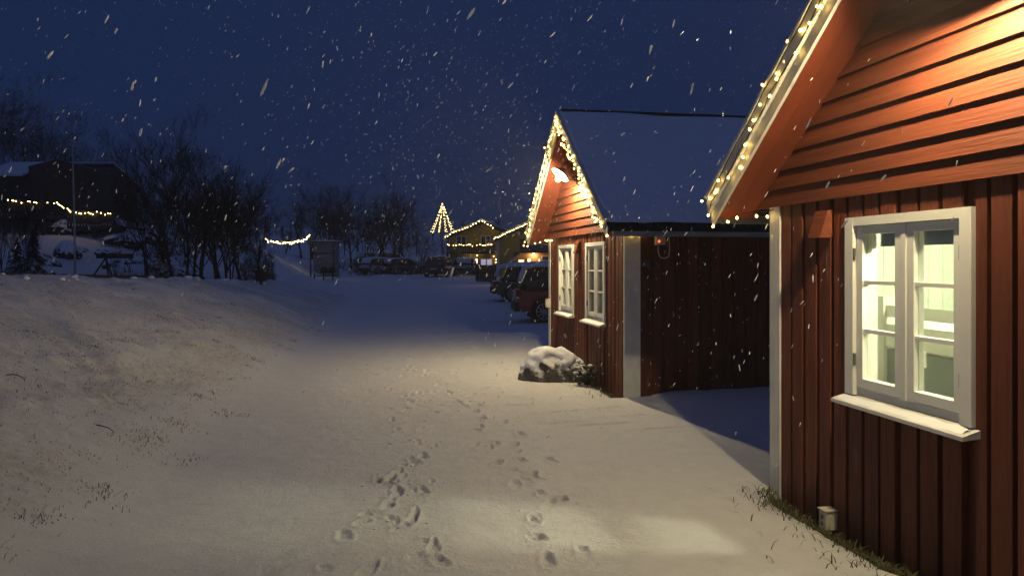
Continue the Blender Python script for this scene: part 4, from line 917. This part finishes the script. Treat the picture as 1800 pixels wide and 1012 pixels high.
tree(10, 26, 330, 3, 'dark stem at the left edge beside the terrace', T, wide=.6); tree(45, 27, 345, 1, 'dark stems below the terrace lights', T, wide=.6)
S = 'snow dusted trees around the dark house'
tree(30, 52, 150, 1, 'tall dark tree rising behind the dark house at the left edge', S, True, 1.5); tree(-20, 48, 170, 2, 'dark tree cut by the left picture edge', S, False, 1.5); tree(105, 50, 185, 0, 'snow dusted tree behind the peak of the dark house', S, True, 1.6); tree(70, 51, 200, 2, 'snow dusted tree left of the dark house peak', S, True, 1.5); tree(190, 50, 262, 1, 'snow dusted bush right of the dark house', S, True, 1.6)
tree(222, 48, 290, 3, 'dark bare tree on the slope right of the house', S, False, 1.5)
Fg = 'bare trees across the parking lot'
for px, Y, top, k, lab, wd in ((530, 70, 335, 0, 'bare tree behind the post of the hanging lights', 1.2), (548, 74, 345, 2, 'bare tree behind the pale shed', 1.2), (575, 76, 325, 1, 'tallest bare tree of the lot behind the shed', 1.1), (600, 72, 322, 3, 'tall bare tree right of the pale shed', 1.2), (618, 78, 335, 2, 'bare tree above the snowy parked cars', 1.2),
        (662, 74, 340, 0, 'bare tree above the pale car on the slope', 1.3), (680, 72, 338, 1, 'dense bare tree right of the parked cars', 1.2), (695, 76, 345, 2, 'rightmost tall tree of the far slope group', 1.2), (716, 82, 400, 3, 'low bare tree left of the light tree', 1.5), (742, 84, 405, 2, 'low bare tree beside the light tree', 1.5), (500, 72, 385, 3, 'low bare tree behind the hanging lights', 1.5), (640, 84, 372, 1, 'small bare tree in the gap above the cars', 1.4)):
    tree(px, Y, top, k, lab, Fg, wide=wd)
# conifers
def spruce(px, Y, top, label):
    x = PX(px, Y); z = gz(x, Y); h = PZ(top, Y)-z; t_ = thing('spruce_tree', label, 'tree', (x, Y, z), 0, 'small spruces on the hill')
    MB().tube([(0, 0, -.2), (0, 0, h)], [.06, .01], 6).build('trunk', M['bark'], t_); m_ = MB()
    for i in range(230):
        f = random.random()**.8; zz = h*(.08+.9*f); L = (1-f)*h*.30+.05; a = random.uniform(0, 6.28); dx, dy = math.cos(a), math.sin(a); L *= random.uniform(.6, 1.1)
        for s_ in range(3):
            w = L*.16; o1 = L*s_/3; o2 = L*(s_+1.25)/3
            m_.add([(dx*o1-dy*w, dy*o1+dx*w, zz-o1*.35), (dx*o1+dy*w, dy*o1-dx*w, zz-o1*.35-.02), (dx*o2, dy*o2, zz-o2*.38-random.uniform(0, .06)), (dx*o1, dy*o1, zz-o1*.3+.04)], [(0, 2, 3), (3, 2, 1), (0, 1, 2)])
    m_.build('crown', M['needle'], t_)
spruce(58, 28.5, 400, 'small dark spruce below the terrace lights'); spruce(285, 28.8, 405, 'dark bushy spruce at the foot of the bank thicket'); spruce(30, 29.5, 415, 'short spruce at the left edge beyond the bank')
# brush on the far slope
bq = MB(); rnd = random.Random(4)
for i in range(900):
    px = rnd.choice([rnd.uniform(600, 780), rnd.uniform(680, 760), rnd.uniform(200, 330), rnd.uniform(420, 480)]); Y = rnd.uniform(66, 90) if px > 500 else rnd.uniform(31, 44); x = PX(px, Y); z = gz(x, Y)
    for k in range(6):
        a = rnd.uniform(0, 6.28); l = rnd.uniform(.2, .7)*(1.3 if px > 500 else .8); bq.tube([(x, Y, z-.1), (x+math.cos(a)*l*.5, Y+math.sin(a)*l*.5, z+l)], [.02, .006], 3, False)
tag(bq.build('brushwood', M['twigsnow']), 'snow dusted brushwood scattered over the far slopes', 'brush', kind='stuff')
# distant wood along the skyline
dw = MB(); rnd = random.Random(8)
for i in range(240):
    x = rnd.uniform(-110, 30); Y = rnd.uniform(95, 170); z = float(base_height(x, Y)[0]); h = rnd.uniform(1.5, 5.5)*rnd.uniform(.6, 1.2)
    dw.tube([(x, Y, z-.3), (x+rnd.gauss(0, .2), Y, z+h)], [.10, .02], 4, False)
    for k in range(14):
        f = rnd.uniform(.25, .95); a = rnd.uniform(0, 6.28); l = h*.35*(1.1-f*.5); dw.tube([(x, Y, z+h*f), (x+math.cos(a)*l*.5, Y+math.sin(a)*l*.5, z+h*f+l*.8)], [.05, .015], 3, False)
tag(dw.build('distant_wood', M['twig']), 'dark leafless wood along the far skyline', 'wood', kind='stuff')

# ---------------------------------------------------------------- falling snow
fm = MB(); rnd = random.Random(21)
FL = bpy.data.materials.new('snowflake'); FL.use_nodes = True; t = FL.node_tree; bs = t.nodes['Principled BSDF']
bs.inputs['Base Color'].default_value = (.9, .9, .9, 1); bs.inputs['Roughness'].default_value = .9
trn = t.nodes.new('ShaderNodeBsdfTranslucent'); trn.inputs[0].default_value = (.9, .9, .9, 1); mxs = t.nodes.new('ShaderNodeMixShader'); mxs.inputs[0].default_value = .5
t.links.new(bs.outputs[0], mxs.inputs[1]); t.links.new(trn.outputs[0], mxs.inputs[2]); t.links.new(mxs.outputs[0], t.nodes['Material Output'].inputs[0])
V, Fc = ICO[1]; count = 0
while count < 4600:
    Y = rnd.uniform(1.3, 22); x = rnd.uniform(-.85, .8)*Y+rnd.uniform(-1, 1); z = rnd.uniform(.1, 1.6+.45*Y)
    if Y < 3 and rnd.random() < .6: continue
    if z < 1.45 and (Y < 5 or rnd.random() < .75): continue
    bad = False
    for o in (NEAR0, MID0):
        lx, ly = cab_local(x, Y, o)
        if ly > -.1 and -.5 < lx < CW+.5 and z < zs(lx)+.25: bad = True
        if ly > -.4 and -.5 < lx < CW+.5 and zs(lx)-.1 < z < zs(lx)+.25: bad = True
    if bad or z < gz(x, Y)+.05: continue
    r_ = rnd.uniform(.0013, .0034)*rnd.uniform(.7, 1.2); el = rnd.uniform(2.5, 7.0)
    ax = Vector((-.5+rnd.gauss(0, .3), rnd.gauss(0, .2), -1)).normalized(); u = ax.orthogonal().normalized(); w = ax.cross(u)
    fm.add([Vector((x, Y, z))+(ax*v[2]*el+u*v[0]+w*v[1]*.8)*r_*rnd.uniform(.7, 1.3) for v in V], Fc); count += 1
for i in range(1500):
    x = rnd.uniform(-4, 4.5); Y = rnd.uniform(5, 14); z = rnd.uniform(1.5, 6.5)
    if any(cab_local(x, Y, o)[1] > -.45 and -.6 < cab_local(x, Y, o)[0] < CW+.6 and z < zs(cab_local(x, Y, o)[0])+.3 for o in (NEAR0, MID0)): continue
    r_ = rnd.uniform(.0014, .0036); el = rnd.uniform(2.5, 6.5); ax = Vector((-.5+rnd.gauss(0, .3), rnd.gauss(0, .2), -1)).normalized(); u = ax.orthogonal().normalized(); w = ax.cross(u)
    fm.add([Vector((x, Y, z))+(ax*v[2]*el+u*v[0]+w*v[1]*.8)*r_*rnd.uniform(.7, 1.3) for v in V], Fc)
for (x0_, x1_, ya_, yb_, za_, zb2, n) in ((-.2, 2.3, 3.6, 8.2, .3, 2.1, 330), (-1.8, 1.4, 7.3, 10.6, 1.4, 4.6, 800)):
    for i in range(n):
        x = rnd.uniform(x0_, x1_); Y = rnd.uniform(ya_, yb_); z = rnd.uniform(za_, zb2)
        if any(cab_local(x, Y, o)[1] > -.45 and -.6 < cab_local(x, Y, o)[0] < CW+.6 and z < zs(cab_local(x, Y, o)[0])+.3 for o in (NEAR0, MID0)): continue
        r_ = rnd.uniform(.0014, .0032); el = rnd.uniform(2.5, 7); ax = Vector((-.35+rnd.gauss(0, .3), rnd.gauss(0, .2), -1)).normalized(); u = ax.orthogonal().normalized(); w = ax.cross(u)
        fm.add([Vector((x, Y, z))+(ax*v[2]*el+u*v[0]+w*v[1]*.8)*r_*rnd.uniform(.7, 1.3) for v in V], Fc)
tag(fm.build('falling_snow', FL), 'snowflakes falling through the lamp light', 'snow', kind='stuff')

# ---------------------------------------------------------------- snowy air
hz_ = MB().box(-560, 560, -70, 760, -8, 32).build('haze'); hm = bpy.data.materials.new('haze'); hm.use_nodes = True; t = hm.node_tree
t.nodes.remove(t.nodes['Principled BSDF']); pv = t.nodes.new('ShaderNodeVolumePrincipled'); pv.inputs['Color'].default_value = (.9, .92, .96, 1); pv.inputs['Density'].default_value = .0019
t.links.new(pv.outputs[0], t.nodes['Material Output'].inputs['Volume']); hz_.data.materials.append(hm); tag(hz_, 'thin snowy haze filling the evening air', kind='stuff')
SC.cycles.volume_bounces = 0
